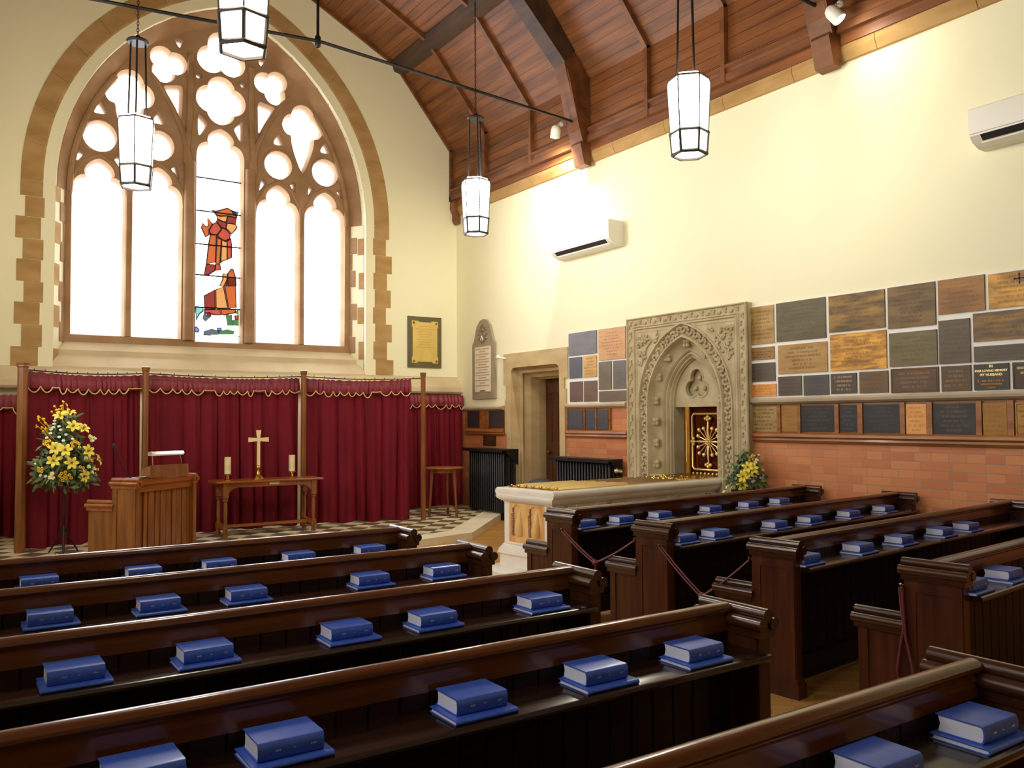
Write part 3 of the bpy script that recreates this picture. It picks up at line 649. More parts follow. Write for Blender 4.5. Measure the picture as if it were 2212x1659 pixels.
def make_pew(L):
    root = bpy.data.objects.new('pew', None); C.objects.link(root)
    mb = MB(); x = .06; nb = round((L-.12)/.1); w = (L-.12)/nb
    for i in range(nb):
        a, b = .06+i*w+.002, .06+(i+1)*w-.002
        mb.hexa([(a+.004, -.014, .12), (b-.004, -.014, .12), (b, -.008, .12), (b, 0, .12), (a, 0, .12), (a, -.008, .12)], [(a+.004, -.014, .79), (b-.004, -.014, .79), (b, -.008, .79), (b, 0, .79), (a, 0, .79), (a, -.008, .79)])
    mb.box(.06, L-.06, 0, .022, .10, .79)
    mb.build('back_boards', M['pew'], root)
    prof = [(-.016, .778), (-.016, .834), (-.011, .838), (-.011, .843), (-.021, .847), (-.027, .856), (-.026, .865), (-.019, .873), (-.008, .879), (.006, .881), (.018, .879), (.027, .872), (.031, .862), (.031, .778)]
    MB().prism(prof, 'x', .055, L-.055).build('top_rail', M['rail'], root, 30)
    led = [(0, .703), (-.205, .703), (-.213, .708), (-.216, .717), (-.213, .727), (-.205, .731), (0, .731)]
    MB().prism(led, 'x', .06, L-.06).build('book_ledge', M['ledge'], root, 30)
    MB().box(.06, L-.06, -.03, .03, .03, .17).build('foot_rail', M['pew'], root)
    MB().prism([(.022, .43), (.40, .44), (.41, .45), (.40, .462), (.022, .452)], 'x', .06, L-.06).build('seat', M['pew'], root)
    for x0 in (0, L-.06):
        e = MB(); cs_ = end_panel(e, MB(), x0)
        p = e.build('end_panel', M['pewend'], root)
        for c, nm in zip(cs_, ('roll_moulding', 'arm_moulding')): c.build(nm, M['roll'], p, True)
    return root
ORD = ['front', 'second', 'third', 'fourth', 'fifth']
XL, XR, RR = 2.553, 4.0, .1018
YL = [5.0744, 4.175, 3.239, 2.267, 1.33]; YR = [5.3288, 4.30, 3.2898, 2.3343]
LL = XL+.42; LR = 3.52
pl_ = make_pew(LL)
for i, y in enumerate(YL):
    lab = ('front dark oak pew before the lectern, single roll ends, nothing but books behind it', 'dark oak pew, second from the front on the lectern side', 'dark oak pew, third from the front on the lectern side', 'dark oak pew, fourth from the front on the lectern side', 'dark oak pew, fifth and rearmost on the lectern side')[i]
    if i == 0: lab = 'dark oak pew, frontmost on the lectern side, beside the platform step'
    if i == 0:
        p = pl_; p.location = (XL-LL, y, 0); tag(p, lab, 'pew', 'pews on the lectern side')
    else: copy_tree(pl_, (XL-LL, y, 0), 0, lab)
pr_ = make_pew(LR)
for i, y in enumerate(YR):
    lab = ('dark oak pew, frontmost on the plaque wall side, directly behind the tomb', 'dark oak pew, second behind the tomb on the plaque wall side', 'dark oak pew, third behind the tomb on the plaque wall side', 'dark oak pew with a loose rope loop on its end, plaque wall side')[i]
    if i == 0: p = pr_; p.location = (XR, y, 0); p.rotation_euler = (0, 0, RR); tag(p, lab, 'pew', 'pews on the plaque wall side')
    else: copy_tree(pr_, (XR, y, 0), RR, lab)
# ------------------------------------------------------------------ books
def make_book(name, L, Dp, H, gilt):
    root = bpy.data.objects.new(name, None); C.objects.link(root)
    t = .003 if H > .03 else .0022
    r = H/2
    # cover: boards and rounded spine (spine towards -y)
    sp = [(.010-.010*math.sin(a), r-r*math.cos(a)) for a in [PI*i/8 for i in range(9)]]
    spi = [(.012-.008*math.sin(a), r-(r-t)*math.cos(a)) for a in [PI*i/8 for i in range(9)]]
    out = [(Dp, 0)]+sp+[(Dp, H), (Dp, H-t)]+spi[::-1]+[(Dp, t)]
    MB().prism(out, 'x', 0, L).build('cover', M['blue'], root, 30)
    pg = [(Dp-.005, t)]+[(.013-.007*math.sin(a), r-(r-t*1.05)*math.cos(a)) for a in [PI*i/6 for i in range(7)]]+[(Dp-.005, H-t), (Dp-.010, r)]
    MB().prism(pg, 'x', .0035, L-.0035).build('pages', M['page'], root, 30)
    if gilt:
        mb = MB(); rr = random.Random(3)
        for cx_, n, h in ((.30, 4, .006), (.55, 2, .004), (.84, 4, .006)):
            for k in range(n):
                xx = L*cx_+(k-n/2)*.0038; hh = h*rr.uniform(.6, 1.)
                mb.box(xx, xx+.0022, -.0004, .0012, r-hh/2, r+hh/2)
        mb.build('spine_lettering', M['silverfoil'], root)
    return root
thin_ = make_book('thin_book', .208, .158, .015, False); thick_ = make_book('thick_book', .168, .130, .047, True)
XBL = [[.323, .822, 1.218, 1.688, 2.149], [.291, .717, 1.103, 1.737, 2.160], [.272, .684, 1.221, 1.591, 2.140], [.30, .635, 1.197, 1.665, 2.105], [1.74, 2.19]]
XBR = [[4.075, 4.50, 4.98, 5.66, 6.23, 6.74], [4.108, 4.478, 5.222, 5.694, 6.293, 6.90], [4.07, 4.695, 5.227, 5.826, 6.26], [4.07, 4.50]]
NTH = ['first', 'second', 'third', 'fourth', 'fifth', 'sixth']
first = [True]
def place(x, y, rz, label1, label2):
    z = .731; rr = random.Random(int(x*1000)+int(y*77))
    ca, sa = math.cos(rz), math.sin(rz)
    j = rr.uniform(-.02, .02)
    ox, oy = .019+rr.uniform(-.004, .004), .024+rr.uniform(-.006, .006)
    l1 = (x, y, z); l2 = (x+ox*ca-oy*sa, y+ox*sa+oy*ca, z+.0151)
    if first[0]:
        first[0] = False
        for o, l, r_, lab, g, c_ in ((thin_, l1, rz, label1, 'thin blue books on the pew ledges', 'book'), (thick_, l2, rz+j, label2, 'thick blue books on the pew ledges', 'book')):
            o.location = l; o.rotation_euler = (0, 0, r_); tag(o, lab, c_, g)
    else:
        copy_tree(thin_, l1, rz, label1); copy_tree(thick_, l2, rz+j, label2)
def lab(kind, n, tot, row, side):
    pos = 'at the aisle end' if n == 0 else NTH[n]+' from the aisle'
    return '%s blue book, %s, on the %s %s pew' % ('thin lower' if kind == 'thin' else 'thick upper', pos, row, side)
for i, xs in enumerate(XBL):
    tot = len(xs)
    for k, x in enumerate(xs):
        n = tot-1-k
        rowname = ORD[i]
        place(x, YL[i]-.198, 0, lab('thin', n, tot, rowname, 'lectern-side'), lab('thick', n, tot, rowname, 'lectern-side'))
for i, xs in enumerate(XBR):
    for k, x in enumerate(xs):
        y = YR[i]-.198+(x-XR)*math.tan(RR)
        place(x, y, RR, lab('thin', k, len(xs), ORD[i], 'plaque-wall-side'), lab('thick', k, len(xs), ORD[i], 'plaque-wall-side'))
# ------------------------------------------------------------------ ropes across the pew entrances
def sag(a, b, d, n=10): return [(a[0]*(1-t)+b[0]*t, a[1]*(1-t)+b[1]*t, a[2]*(1-t)+b[2]*t-d*math.sin(PI*t)) for t in [i/n for i in range(n+1)]]
def rope(a, k, b, label):
    t = thing('barrier_rope', label, 'rope', k, group='red ropes across the pew entrances')
    R = lambda p: (p[0]-k[0], p[1]-k[1], p[2]-k[2])
    for end in (a, b):
        mb = MB()
        for dx in (-.008, .008): mb.tube([(q[0]+dx, q[1], q[2]+dx*.6) for q in sag(R(end), (0, 0, 0), .012)], .0052, 6)
        mb.build('strand', M['rope'], t, True)
    MB().ball((0, 0, 0), .024).ball((.014, .004, -.012), .016).build('knot', M['rope'], t, True)
    mb = MB()
    for q in range(5): mb.tube([(0, 0, -.015), (.008*math.cos(q*1.26), .008*math.sin(q*1.26), -.08)], .004, 5)
    mb.build('tassel', M['rope'], t, True)
    for end in (a, b):
        MB().tube([(end[0]-k[0]+.016, end[1]-k[1], end[2]-k[2]), R(end), (end[0]-k[0]-.012, end[1]-k[1], end[2]-k[2]+.012)], .006, 6).build('brass_hook', M['brassdull'], t, True)
rope((3.985, 5.26, .725), (3.965, 4.84, .535), (3.985, 4.43, .745), 'dark red double rope sagging between the two frontmost pews behind the tomb')
rope((3.985, 4.19, .73), (3.965, 3.80, .47), (3.985, 3.43, .745), 'dark red double rope sagging between the second and third pews behind the tomb')
t = thing('hanging_rope', 'dark red rope loop hanging loose on a pew end', 'rope', (3.965, 2.46, .745))
mb = MB(); mb.tube([(0, 0, 0), (.002, -.004, -.12), (0, -.012, -.24), (0, -.045, -.38), (0, -.05, -.43), (0, -.035, -.462), (0, -.005, -.468), (0, .03, -.455), (0, .035, -.42), (0, .015, -.30), (0, -.006, -.2), (0, .006, -.1), (0, .012, -.01)], .0075, 7)
mb.build('loop', M['rope'], t, True)
MB().ball((0, -.005, -.47), .02).build('knot', M['rope'], t, True)
MB().tube([(.03, 0, 0), (-.005, 0, 0), (-.012, 0, .012)], .006, 6).build('brass_hook', M['brassdull'], t, True)
# ------------------------------------------------------------------ curtain screen behind the altar
POST = [(.77, 11.22, .062, 2.265), (2.17, 11.66, .046, 2.275), (4.27, 11.68, .046, 2.285), (5.95, 11.25, .042, 2.28)]
LP = ['thick wooden curtain post beside the large flower arrangement', 'wooden curtain post directly behind the lectern', 'wooden curtain post behind the altar table end', 'wooden curtain post beside the small round table']
for (x, y, r, h), l in zip(POST, LP):
    t = thing('curtain_post', l, 'post', (x, y, PZ), group='posts of the altar curtain screen')
    H = h-PZ
    MB().lathe([(r*.94, 0), (r*.94, .12), (r*.9, .14), (r*.88, H-.06)], (0, 0, 0), 8).build('shaft', M['oak'], t)
    MB().lathe([(r*.9, H-.065), (r*1.05, H-.05), (r*1.0, H-.035), (r*1.15, H-.02), (r*1.15, H-.006), (r*.9, H)], (0, 0, 0), 8).build('cap', M['oak'], t, True)
def curtain(a, b, ztop, zbot, n, label, seed, nsc, sway=.03, flare=0., braid=True):
    """gathered drape from a to b: heading frill, drape and scalloped gold braid"""
    rr = random.Random(seed); L = math.hypot(b[0]-a[0], b[1]-a[1]); ux, uy = (b[0]-a[0])/L, (b[1]-a[1])/L; nx, ny = uy, -ux
    root = thing('curtain', label, 'curtain', (a[0], a[1], 0), group='red altar curtains')
    ph = [0.]; m = int(L/.010)
    fr = [rr.uniform(.75, 1.3) for _ in range(n+2)]
    amp = [rr.uniform(.5, 1.25) for _ in range(n+2)]
    cuts = [0.]
    for k in range(n): cuts.append(cuts[-1]+rr.uniform(.6, 1.5))
    cuts = [c/cuts[-1] for c in cuts]; dep = [rr.uniform(.55, 1.2) for _ in range(n)]; lean = [rr.uniform(-.012, .012) for _ in range(n+1)]
    lean[0] = lean[n] = 0
    def fold(s, zt):
        """round pipes of cloth with narrow valleys between them, spreading towards the hem"""
        cc = [c+l*zt for c, l in zip(cuts, lean)]
        k = 0
        while k < n-1 and s > cc[k+1]: k += 1
        f = min(1., max(0., (s-cc[k])/max(1e-4, cc[k+1]-cc[k])))
        pipe = math.sin(PI*f)**.45*dep[k]
        sub = .16*math.sin(PI*f*3+k)*math.sin(PI*f)*(1-.3*zt)
        fine = .10*abs(math.sin(s*nsc*PI*1.6))*(1-zt)
        return pipe*(.45+.55*zt)+sub+fine
    zs = [ztop-.15, ztop-.25, ztop-.5, ztop-.9, ztop-1.4, zbot+.25, zbot]
    vs = []; fs = []
    for z in zs:
        zt = (ztop-z)/(ztop-zbot)
        for i in range(m+1):
            s = i/m; w = fold(s, zt)*(.072+.052*zt)-.045
            d = s*L+math.sin(s*9+seed)*.01*zt+flare*zt*(s-.5)
            vs.append((ux*d+nx*w, uy*d+ny*w, z+(.012*math.sin(s*23+seed) if z == zbot else 0)))
    N_ = m+1
    for r in range(len(zs)-1): fs += [(r*N_+i, r*N_+i+1, (r+1)*N_+i+1, (r+1)*N_+i) for i in range(m)]
    MB().add(vs, fs).build('drape', M['red'], root, 80)
    # heading: tighter gathers, pinched at the rod, standing proud of the drape
    vs = []; fs = []; m2 = int(L/.007); g = nsc*1.5
    hz = [(.03, .006, .3), (0, .004, .5), (-.03, .010, 1), (-.07, .020, 1.1), (-.11, .026, 1.1), (-.155, .022, .9)]
    for dz, off, k in hz:
        for i in range(m2+1):
            s = i/m2; q = s*g+math.sin(s*17+seed)*.5
            w = off+.020*k*abs(math.sin(q*PI))**.7
            zz = ztop+dz-sway*math.sin(PI*s)+(-.012*abs(math.sin(q*PI)) if dz < -.1 else 0)+(.006*math.sin(q*2*PI) if dz > 0 else 0)
            vs.append((ux*s*L+nx*w, uy*s*L+ny*w, zz))
    N2 = m2+1
    for r in range(len(hz)-1): fs += [(r*N2+i, r*N2+i+1, (r+1)*N2+i+1, (r+1)*N2+i) for i in range(m2)]
    MB().add(vs, fs).build('heading', M['redh'], root, 80)
    if braid:
        path = []; mm = nsc*10
        ws = [rr.uniform(.6, 1.5) for _ in range(nsc)]; tot = sum(ws); acc = 0
        for k, wd in enumerate(ws):
            sg_ = rr.uniform(.045, .085) if rr.random() > .15 else .006
            for j in range(10):
                f = j/10; s = (acc+wd*f)/tot
                path.append((ux*s*L+nx*.056, uy*s*L+ny*.056, ztop-.135-sway*math.sin(PI*s)-sg_*abs(math.sin(PI*f))**.8))
            acc += wd
        MB().tube(path, .0075, 6).build('gold_braid', M['gold'], root, True)
    return root
def off(p, d, q):
    L = math.hypot(q[0]-p[0], q[1]-p[1]); return (p[0]+(q[0]-p[0])*d/L, p[1]+(q[1]-p[1])*d/L)
P4 = [(p[0], p[1]+.10) for p in POST]
curtain(off(P4[0], .03, P4[1]), off(P4[1], .03, P4[0]), 2.14, PZ+.02, 7, 'dark red curtain with gold braid behind the large flower arrangement', 1, 12)
curtain(off(P4[1], .03, P4[2]), off(P4[2], .03, P4[1]), 2.15, PZ+.02, 10, 'dark red curtain with gold braid behind the brass cross', 2, 16)
curtain(off(P4[2], .03, P4[3]), off(P4[3], .14, P4[2]), 2.15, PZ+.02, 7, 'dark red curtain with gold braid between altar table and small round table', 3, 12, flare=-.02)
curtain((5.75, 12.80), (7.55, 12.80), 1.97, PZ+.02, 8, 'low dark red curtain under the stone ledge behind the round table', 4, 13, .0)
curtain((LW+.05, 12.80), (1.15, 12.80), 1.90, PZ+.02, 12, 'low dark red curtain under the stone ledge beyond the thick post', 5, 13, .0)
LR_ = ['thin dark curtain rod between the thick post and the post behind the lectern', 'thin dark curtain rod above the brass cross', 'thin dark curtain rod between the altar table end and the small round table']
for i in range(3):
    (x0, y0_, r0, h0), (x1, y1_, r1, h1) = POST[i], POST[i+1]
    mb = MB(); pth = sag((x0, y0_, h0-.085), (x1, y1_, h1-.085), .03, 12); mb.tube(pth, .008, 6)
    for q in range(1, 12):
        mb.tube([(pth[q][0], pth[q][1]-.001, pth[q][2]+.008), (pth[q][0], pth[q][1]-.001, pth[q][2]+.022)], .006, 5)
    tag(mb.build('curtain_rod', M['iron'], None, True), LR_[i], 'curtain rod', 'rods of the altar curtain screen')
# ------------------------------------------------------------------ altar table with cross and candles
at = thing('altar_table', 'brown wooden altar table with turned legs before the red curtains', 'table', (3.62, 11.28, PZ), -.02)
hx, hy, H = .70, .24, .715
MB().prism([(-hy, H-.008), (-hy+.006, H), (hy-.006, H), (hy, H-.008), (hy, H-.022), (hy-.02, H-.03), (-hy+.02, H-.03), (-hy, H-.022)], 'x', -hx, hx).build('table_top', M['oakh'], at)
lx, ly = .58, .18
for sx in (-1, 1):
    for sy in (-1, 1):
        mb = MB(); x, y = sx*lx, sy*ly
        mb.box(x-.032, x+.032, y-.032, y+.032, .50, H-.03)
        mb.lathe([(.03, .0), (.034, .02), (.026, .05), (.03, .07), (.030, .11)], (x, y, 0), 12)
        mb.box(x-.03, x+.03, y-.03, y+.03, .10, .16)
        mb.lathe([(.026, .16), (.021, .19), (.026, .30), (.024, .42), (.020, .45), (.036, .465), (.036, .48), (.022, .49), (.034, .50)], (x, y, 0), 12)
        mb.build('leg', M['oak'], at, True)
ap = [(-lx, H-.03), (lx, H-.03), (lx, .535), (lx-.03, .535)]+bez((lx-.03, .535), (lx-.06, .60), (lx-.10, .63), (lx-.16, .63), 5)+[(-lx+.16, .63)]+bez((-lx+.16, .63), (-lx+.10, .63), (-lx+.06, .60), (-lx+.03, .535), 5)+[(-lx, .535)]
for y in (-ly, ly): MB().prism(ap, 'y', y-.014, y+.014).build('apron', M['oakh'], at)
for x in (-lx, lx): bx('side_apron', M['oakh'], at, x-.012, x+.012, -ly, ly, .60, H-.03)
bx('stretcher', M['oakh'], at, -lx, lx, -.03, .03, .105, .14)
for x in (-lx, lx): bx('foot_rail', M['oakh'], at, x-.025, x+.025, -ly, ly, .10, .15)
o = bx('name_plate', M['paper'], at, -.02, .11, -ly-.017, -ly-.0142, .652, .688); o['label'] = 'small pale plate on the apron'
TZ = PZ+H+.001
cr_ = thing('altar_cross', 'brass standing cross in the middle of the altar table', 'cross', (3.51, 11.29, TZ))
MB().lathe([(.085, 0), (.085, .012), (.074, .02), (.062, .03), (.03, .06), (.026, .09), (.018, .115), (.022, .13)], (0, 0, 0), 20).build('base', M['brass'], cr_, True)
MB().ball((0, 0, .155), .032, 14, 8).build('knop', M['brass'], cr_, True)
arm = lambda a, b, w0, w1: [(a, -w0), (b, -w1), (b, w1), (a, w0)]
mb = MB()
mb.prism([(-.020, .18), (.020, .18), (.019, .50), (-.019, .50)], 'y', -.008, .008)
mb.prism([(-.019, .54), (.019, .54), (.034, .645), (-.034, .645)], 'y', -.008, .008)
for s in (1, -1): mb.prism([(s*.019, .50), (s*.135, .488), (s*.135, .552), (s*.019, .54)], 'y', -.008, .008)
mb.box(-.0195, .0195, -.008, .008, .4995, .5405)
mb.build('cross', M['giltcross'], cr_)
def candle(x, y, label):
    t = thing('candlestick', label, 'candle', (x, y, TZ), group='altar candles')
    MB().lathe([(.046, 0), (.046, .008), (.028, .018), (.018, .035), (.024, .048), (.016, .062), (.046, .075), (.050, .085), (.046, .088)], (0, 0, 0), 18).build('brass_base', M['brass'], t, True)
    k = MB().lathe([(.041, .088), (.041, .085+.215), (.036, .085+.218), (.012, .085+.206)], (0, 0, 0), 18).build('candle', M['candle'], t, True)
    MB().tube([(0, 0, .290), (.002, 0, .318)], .002, 5).build('wick', M['blackgap'], k)
candle(3.09, 11.22, 'thick cream candle on a brass base, on the lectern side of the cross')
candle(3.97, 11.30, 'thick cream candle on a brass base, on the tomb side of the cross')
# ------------------------------------------------------------------ lectern
LZ = .671
lc = thing('lectern', 'brown oak reading desk with stepped ends on the platform', 'lectern', (1.66, 9.34, PZ), LZ)
LWd = .93
for x0 in (0, LWd-.05):
    e = MB(); cl_ = []
    out = [(0, 0), (.60, 0), (.60, .60), (.36, .60)]+bez((.36, .60), (.32, .61), (.30, .64), (.30, .70), 5)+[(.30, .83), (0, .83)]
    e.prism(out, 'x', x0, x0+.05); e.box(x0-.01, x0+.06, -.012, .612, 0, .07)
    for xa in (x0-.006, x0+.05):
        e.box(xa, xa+.006, .005, .06, .07, .82); e.box(xa, xa+.006, .24, .295, .07, .82)
    for a, b, z in ((-.02, .32, .885), (.28, .63, .655)):
        c = MB(); cl_.append(c)
        c.box(x0-.012, x0+.062, a+.01, b-.01, z-.085, z-.03)
        c.tube([(x0+.025, a, z), (x0+.025, b, z)], .024, 12)
        for s in (-1, 1): c.tube([(x0+.025+s*.03, a-.004, z-.036), (x0+.025+s*.03, b+.004, z-.036)], .023, 12)
    p = e.build('end_panel', M['oak'], lc)
    for c, nm in zip(cl_, ('roll_moulding', 'arm_moulding')): c.build(nm, M['oakh'], p, True)
mb = MB(); mb.box(.05, LWd-.05, .06, .08, .05, .80)
for x in (.05, .16, .33, .5, .66, .83): mb.box(x, x+.05, .045, .062, .05, .80)
for x in (.235, .42, .6, .76): mb.box(x, x+.09, .05, .062, .1, .76)
mb.build('front_panel', M['oak'], lc)
MB().box(.05, LWd-.05, .02, .085, .76, .835).box(.05, LWd-.05, .0, .10, .835, .865).build('front_rail', M['oakh'], lc)
MB().prism([(0, .865), (.30, .835), (.30, .86), (0, .89)], 'x', .05, LWd-.05).build('sloping_desk', M['oakh'], lc)
MB().box(.05, LWd-.05, .30, .58, .42, .45).build('seat_board', M['oakh'], lc)
cs, sn = math.cos(LZ), math.sin(LZ)
def lpos(x, y, z): return (1.66+x*cs-y*sn, 9.34+x*sn+y*cs, PZ+z)
bk = thing('book_rest', 'plain wooden box-shaped book rest on top of the lectern', 'book rest', lpos(.30, .08, .89), LZ-.25)
MB().prism([(0, 0), (.012, .13), (.026, .13), (.016, 0)], 'x', 0, .47).build('front_board', M['oak'], bk)
MB().prism([(.016, 0), (.026, .125), (.17, .085), (.17, 0)], 'x', .004, .018).prism([(.016, 0), (.026, .125), (.17, .085), (.17, 0)], 'x', .452, .466).build('side_board', M['oak'], bk)
MB().prism([(.020, .10), (.17, .06), (.17, .07), (.022, .11)], 'x', .018, .452).build('slope', M['oakh'], bk)
rl = thing('reading_lamp', 'chrome bar reading lamp on two thin arms above the lectern', 'lamp', lpos(.32, .10, 1.018), LZ-.25)
MB().prism([(-.032, .105), (.032, .105), (.042, .122), (.026, .148), (-.026, .148), (-.042, .122)], 'x', -.01, .38).build('shade', M['chrome'], rl)
for x in (.02, .38):
    MB().tube([(x+.02, .02, .0), (x-.02 if x > .1 else x, 0, .105)], .005, 6).build('arm', M['chrome'], rl, True)
mc = thing('gooseneck_microphone', 'slim gooseneck microphone rising from the lectern end', 'microphone', lpos(.10, .14, .885), LZ)
pth = [(0, 0, 0), (-.05, .02, .06), (-.09, .04, .13), (-.13, .055, .22), (-.17, .07, .34)]
MB().tube(pth, .0055, 6).build('gooseneck', M['iron'], mc, True)
MB().tube([(-.165, .068, .325), (-.178, .074, .36), (-.182, .075, .375)], [.011, .017, .011], 10).build('windshield', M['blackgap'], mc, True)
MB().tube([(.02, -.008, -.03), (0, 0, .0), (-.03, .012, .04)], .009, 8).build('socket', M['iron'], mc, True)
sl = thing('song_book', 'dark red book lying open on the lectern slope', 'book', lpos(.12, .12, .883), LZ)
MB().prism([(0, 0), (.16, -.014), (.16, .006), (0, .02)], 'x', 0, .17).build('cover', M['darkdoor'], sl)
MB().prism([(.004, .019), (.156, .0055), (.156, .016), (.004, .03)], 'x', .004, .166).build('pages', M['page'], sl)
# pale block beside the lectern foot and a cable on the platform
tag(MB().box(0, .16, 0, .12, 0, .06).box(.01, .15, .01, .11, .06, .075).build('kneeler_block', M['nosing'], None, loc=(1.42, 10.72, PZ+.004)), 'small pale block on the platform beside the flower stand', 'block')
tag(MB().tube([(.98, 10.62, PZ+.012), (1.04, 10.55, PZ+.012), (1.09, 10.68, PZ+.05), (1.14, 10.6, PZ+.012), (1.22, 10.66, PZ+.012), (1.36, 10.60, PZ+.012)], .006, 6).build('cable', M['blackgap'], None, True), 'thin black cable curling on the platform under the flowers', 'cable')
# ------------------------------------------------------------------ small round table
rt = thing('round_table', 'small round brown wooden table beside the last curtain post', 'table', (6.52, 11.62, PZ))
MB().lathe([(.29, .725), (.305, .735), (.305, .745), (.295, .75)], (0, 0, 0), 32).build('table_top', M['oakh'], rt, True)
for k in range(3):
    a = 2*PI*k/3-1.25; c, s = math.cos(a), math.sin(a)
    MB().tube([(.25*c, .25*s, 0), (.22*c, .22*s, .40), (.20*c, .20*s, .725)], [.020, .019, .034], 6).build('leg', M['oak'], rt)
MB().lathe([(.20, .665), (.215, .67), (.215, .72), (.20, .725)], (0, 0, 0), 24).build('apron', M['oak'], rt, True)
MB().lathe([(.13, .13), (.14, .135), (.14, .15), (.13, .155)], (0, 0, 0), 20).tube([(.0, 0, .14), (.23*math.cos(-1.25), .23*math.sin(-1.25), .14)], .01, 6).tube([(.0, 0, .14), (.23*math.cos(.844), .23*math.sin(.844), .14)], .01, 6).tube([(.0, 0, .14), (.23*math.cos(2.94), .23*math.sin(2.94), .14)], .01, 6).build('shelf', M['oak'], rt, True)
# ------------------------------------------------------------------ radiators, bin
def radiator(y0, y1, x0, x1, z1, top, label, pipe=False, covered=False):
    t = thing('radiator', label, 'radiator', (x0, y0, 0), group='black column radiators')
    n = round((y1-y0)/.062); mb = MB(); w = (y1-y0)/n
    for i in range(n):
        y = (i+.5)*w
        mb.tube([(.03, y, .12), (.03, y, z1-.05), (.06, y, z1-.02), (x1-x0-.04, y, z1-.02), (x1-x0-.02, y, z1-.06), (x1-x0-.02, y, .12)], .018, 7)
        mb.tube([((x1-x0)/2, y, .12), ((x1-x0)/2, y, z1-.05)], .016, 6)
    mb.build('columns', M['blackiron'], t, True)
    MB().tube([((x1-x0)/2, 0, .14), ((x1-x0)/2, y1-y0, .14)], .025, 8).tube([((x1-x0)/2, 0, z1-.08), ((x1-x0)/2, y1-y0, z1-.08)], .025, 8).build('headers', M['blackiron'], t, True)
    for y in (.1, y1-y0-.1): bx('foot', M['blackiron'], t, .02, x1-x0-.02, y-.02, y+.02, 0, .12)
    if top:
        MB().prism([(-.06, z1+.03), (x1-x0, z1+.03), (x1-x0, z1), (-.045, z1), (-.045, z1-.02), (-.06, z1-.02)], 'y', -.05, y1-y0+.06).build('shelf', M['blackiron'], t)
        for y in (-.03, y1-y0+.03):
            MB().prism([(.02, z1), (x1-x0, z1), (x1-x0, z1-.22), (x1-x0-.05, z1-.2)], 'y', y-.012, y+.012).build('bracket', M['blackiron'], t)
    if pipe:
        MB().tube([((x1-x0)/2, -.02, z1-.12), ((x1-x0)/2, -.06, z1-.12), ((x1-x0)/2+.05, -.085, z1-.13)], .026, 10).ball(((x1-x0)/2, -.03, z1-.12), .04).build('valve', M['chrome'], t, True)
radiator(11.12, 12.20, W-.32, W-.06, 1.08, True, 'tall black column radiator in the corner by the curtains')
radiator(8.66, 9.86, W-.26, W-.06, 1.01, True, 'black column radiator between the doorway and the carved shrine', True)
bn = thing('bin', 'dark grey round topped bin in the doorway behind the tomb', 'bin', (7.72, 10.72, 0))
MB().lathe([(.16, 0), (.19, .02), (.21, .50), (.20, .52)], (0, 0, 0), 24).build('body', M['greyplastic'], bn, True)
MB().lathe([(.215, .52), (.22, .54), (.20, .60), (.14, .645), (.02, .66)], (0, 0, 0), 24).build('lid', M['greyplastic'], bn, True)
# ------------------------------------------------------------------ tomb
TB = .105
tm = thing('altar_tomb', 'white marble altar tomb with brass covered top running out from the carved shrine', 'tomb', (4.80, 7.01, 0), TB)
TL = 2.74
def ex(y): return (W-.105-4.80+y*math.sin(TB))/math.cos(TB)      # the far end is cut to lie along the shrine
def skew(mb, x0, w, z0, z1): mb.prism([(x0, -w), (ex(-w), -w), (ex(w), w), (x0, w)], 'z', z0, z1)
def ring(mb, ins, z0, z1): skew(mb, ins, .45-ins, z0, z1)
mb = MB(); skew(mb, -.13, .55, 0, .05); skew(mb, -.05, .47, .05, .09); mb.build('stepped_base', M['marble'], tm)
mb = MB(); ring(mb, .05, .09, .21)
for k in range(7):
    a = k/6; ins = .035+.045*(1-math.cos(a*PI/2)) if k else .03
    ring(mb, ins, .21+.105*a*.86, .21+.105*(a+1/6)*.86)
mb.build('base_moulding', M['marble'], tm)
mb = MB(); ring(mb, .085, .30, .745); mb.build('chest', M['marble'], tm)
mb = MB()
for k in range(6):
    a = k/5; ring(mb, .075-.055*math.sin(a*PI/2), .735+.011*k, .747+.011*k)
mb.build('cavetto', M['marble'], tm)
R_ = .041; e = .45-R_
mb = MB(); skew(mb, R_, e, .798, .88)
mb.tube([(ex(-.45), -e, .839), (R_, -e, .839), (R_, e, .839), (ex(.45), e, .839)], R_, 14); mb.build('slab', M['marble'], tm, True)
# end panel: two cusped niches cut in veined orange alabaster
ep = MB()
yA, yB, xf = -.27, .27, .083
mb = MB(); mb.box(.070, .084, yA-.03, yB+.03, .314, .334); mb.box(.070, .084, yA-.03, yA, .334, .728); mb.box(.070, .084, yB, yB+.03, .334, .728)
mb.build('panel_border', M['marble'], tm)
def niche(c):
    w = .105; L_ = [(c-w, .40), (c-w, .62), (c-w*.72, .635), (c-w*.8, .67)]+bez((c-w*.8, .67), (c-w*.7, .70), (c-.02, .712), (c, .714), 4)
    return L_+[(2*c-x, z) for x, z in L_[::-1][1:]]
pm = fill([(yA, .334), (yB, .334), (yB, .728), (yA, .728)], [niche(-.13), niche(.13)], .014)
pm.transform(Matrix.Rotation(PI/2, 4, 'Z'))
mesh_obj('niche_panel', pm, M['alab'], tm, (.077, 0, 0))
bx('niche_back', M['alab'], tm, .080, .0845, yA, yB, .334, .728)
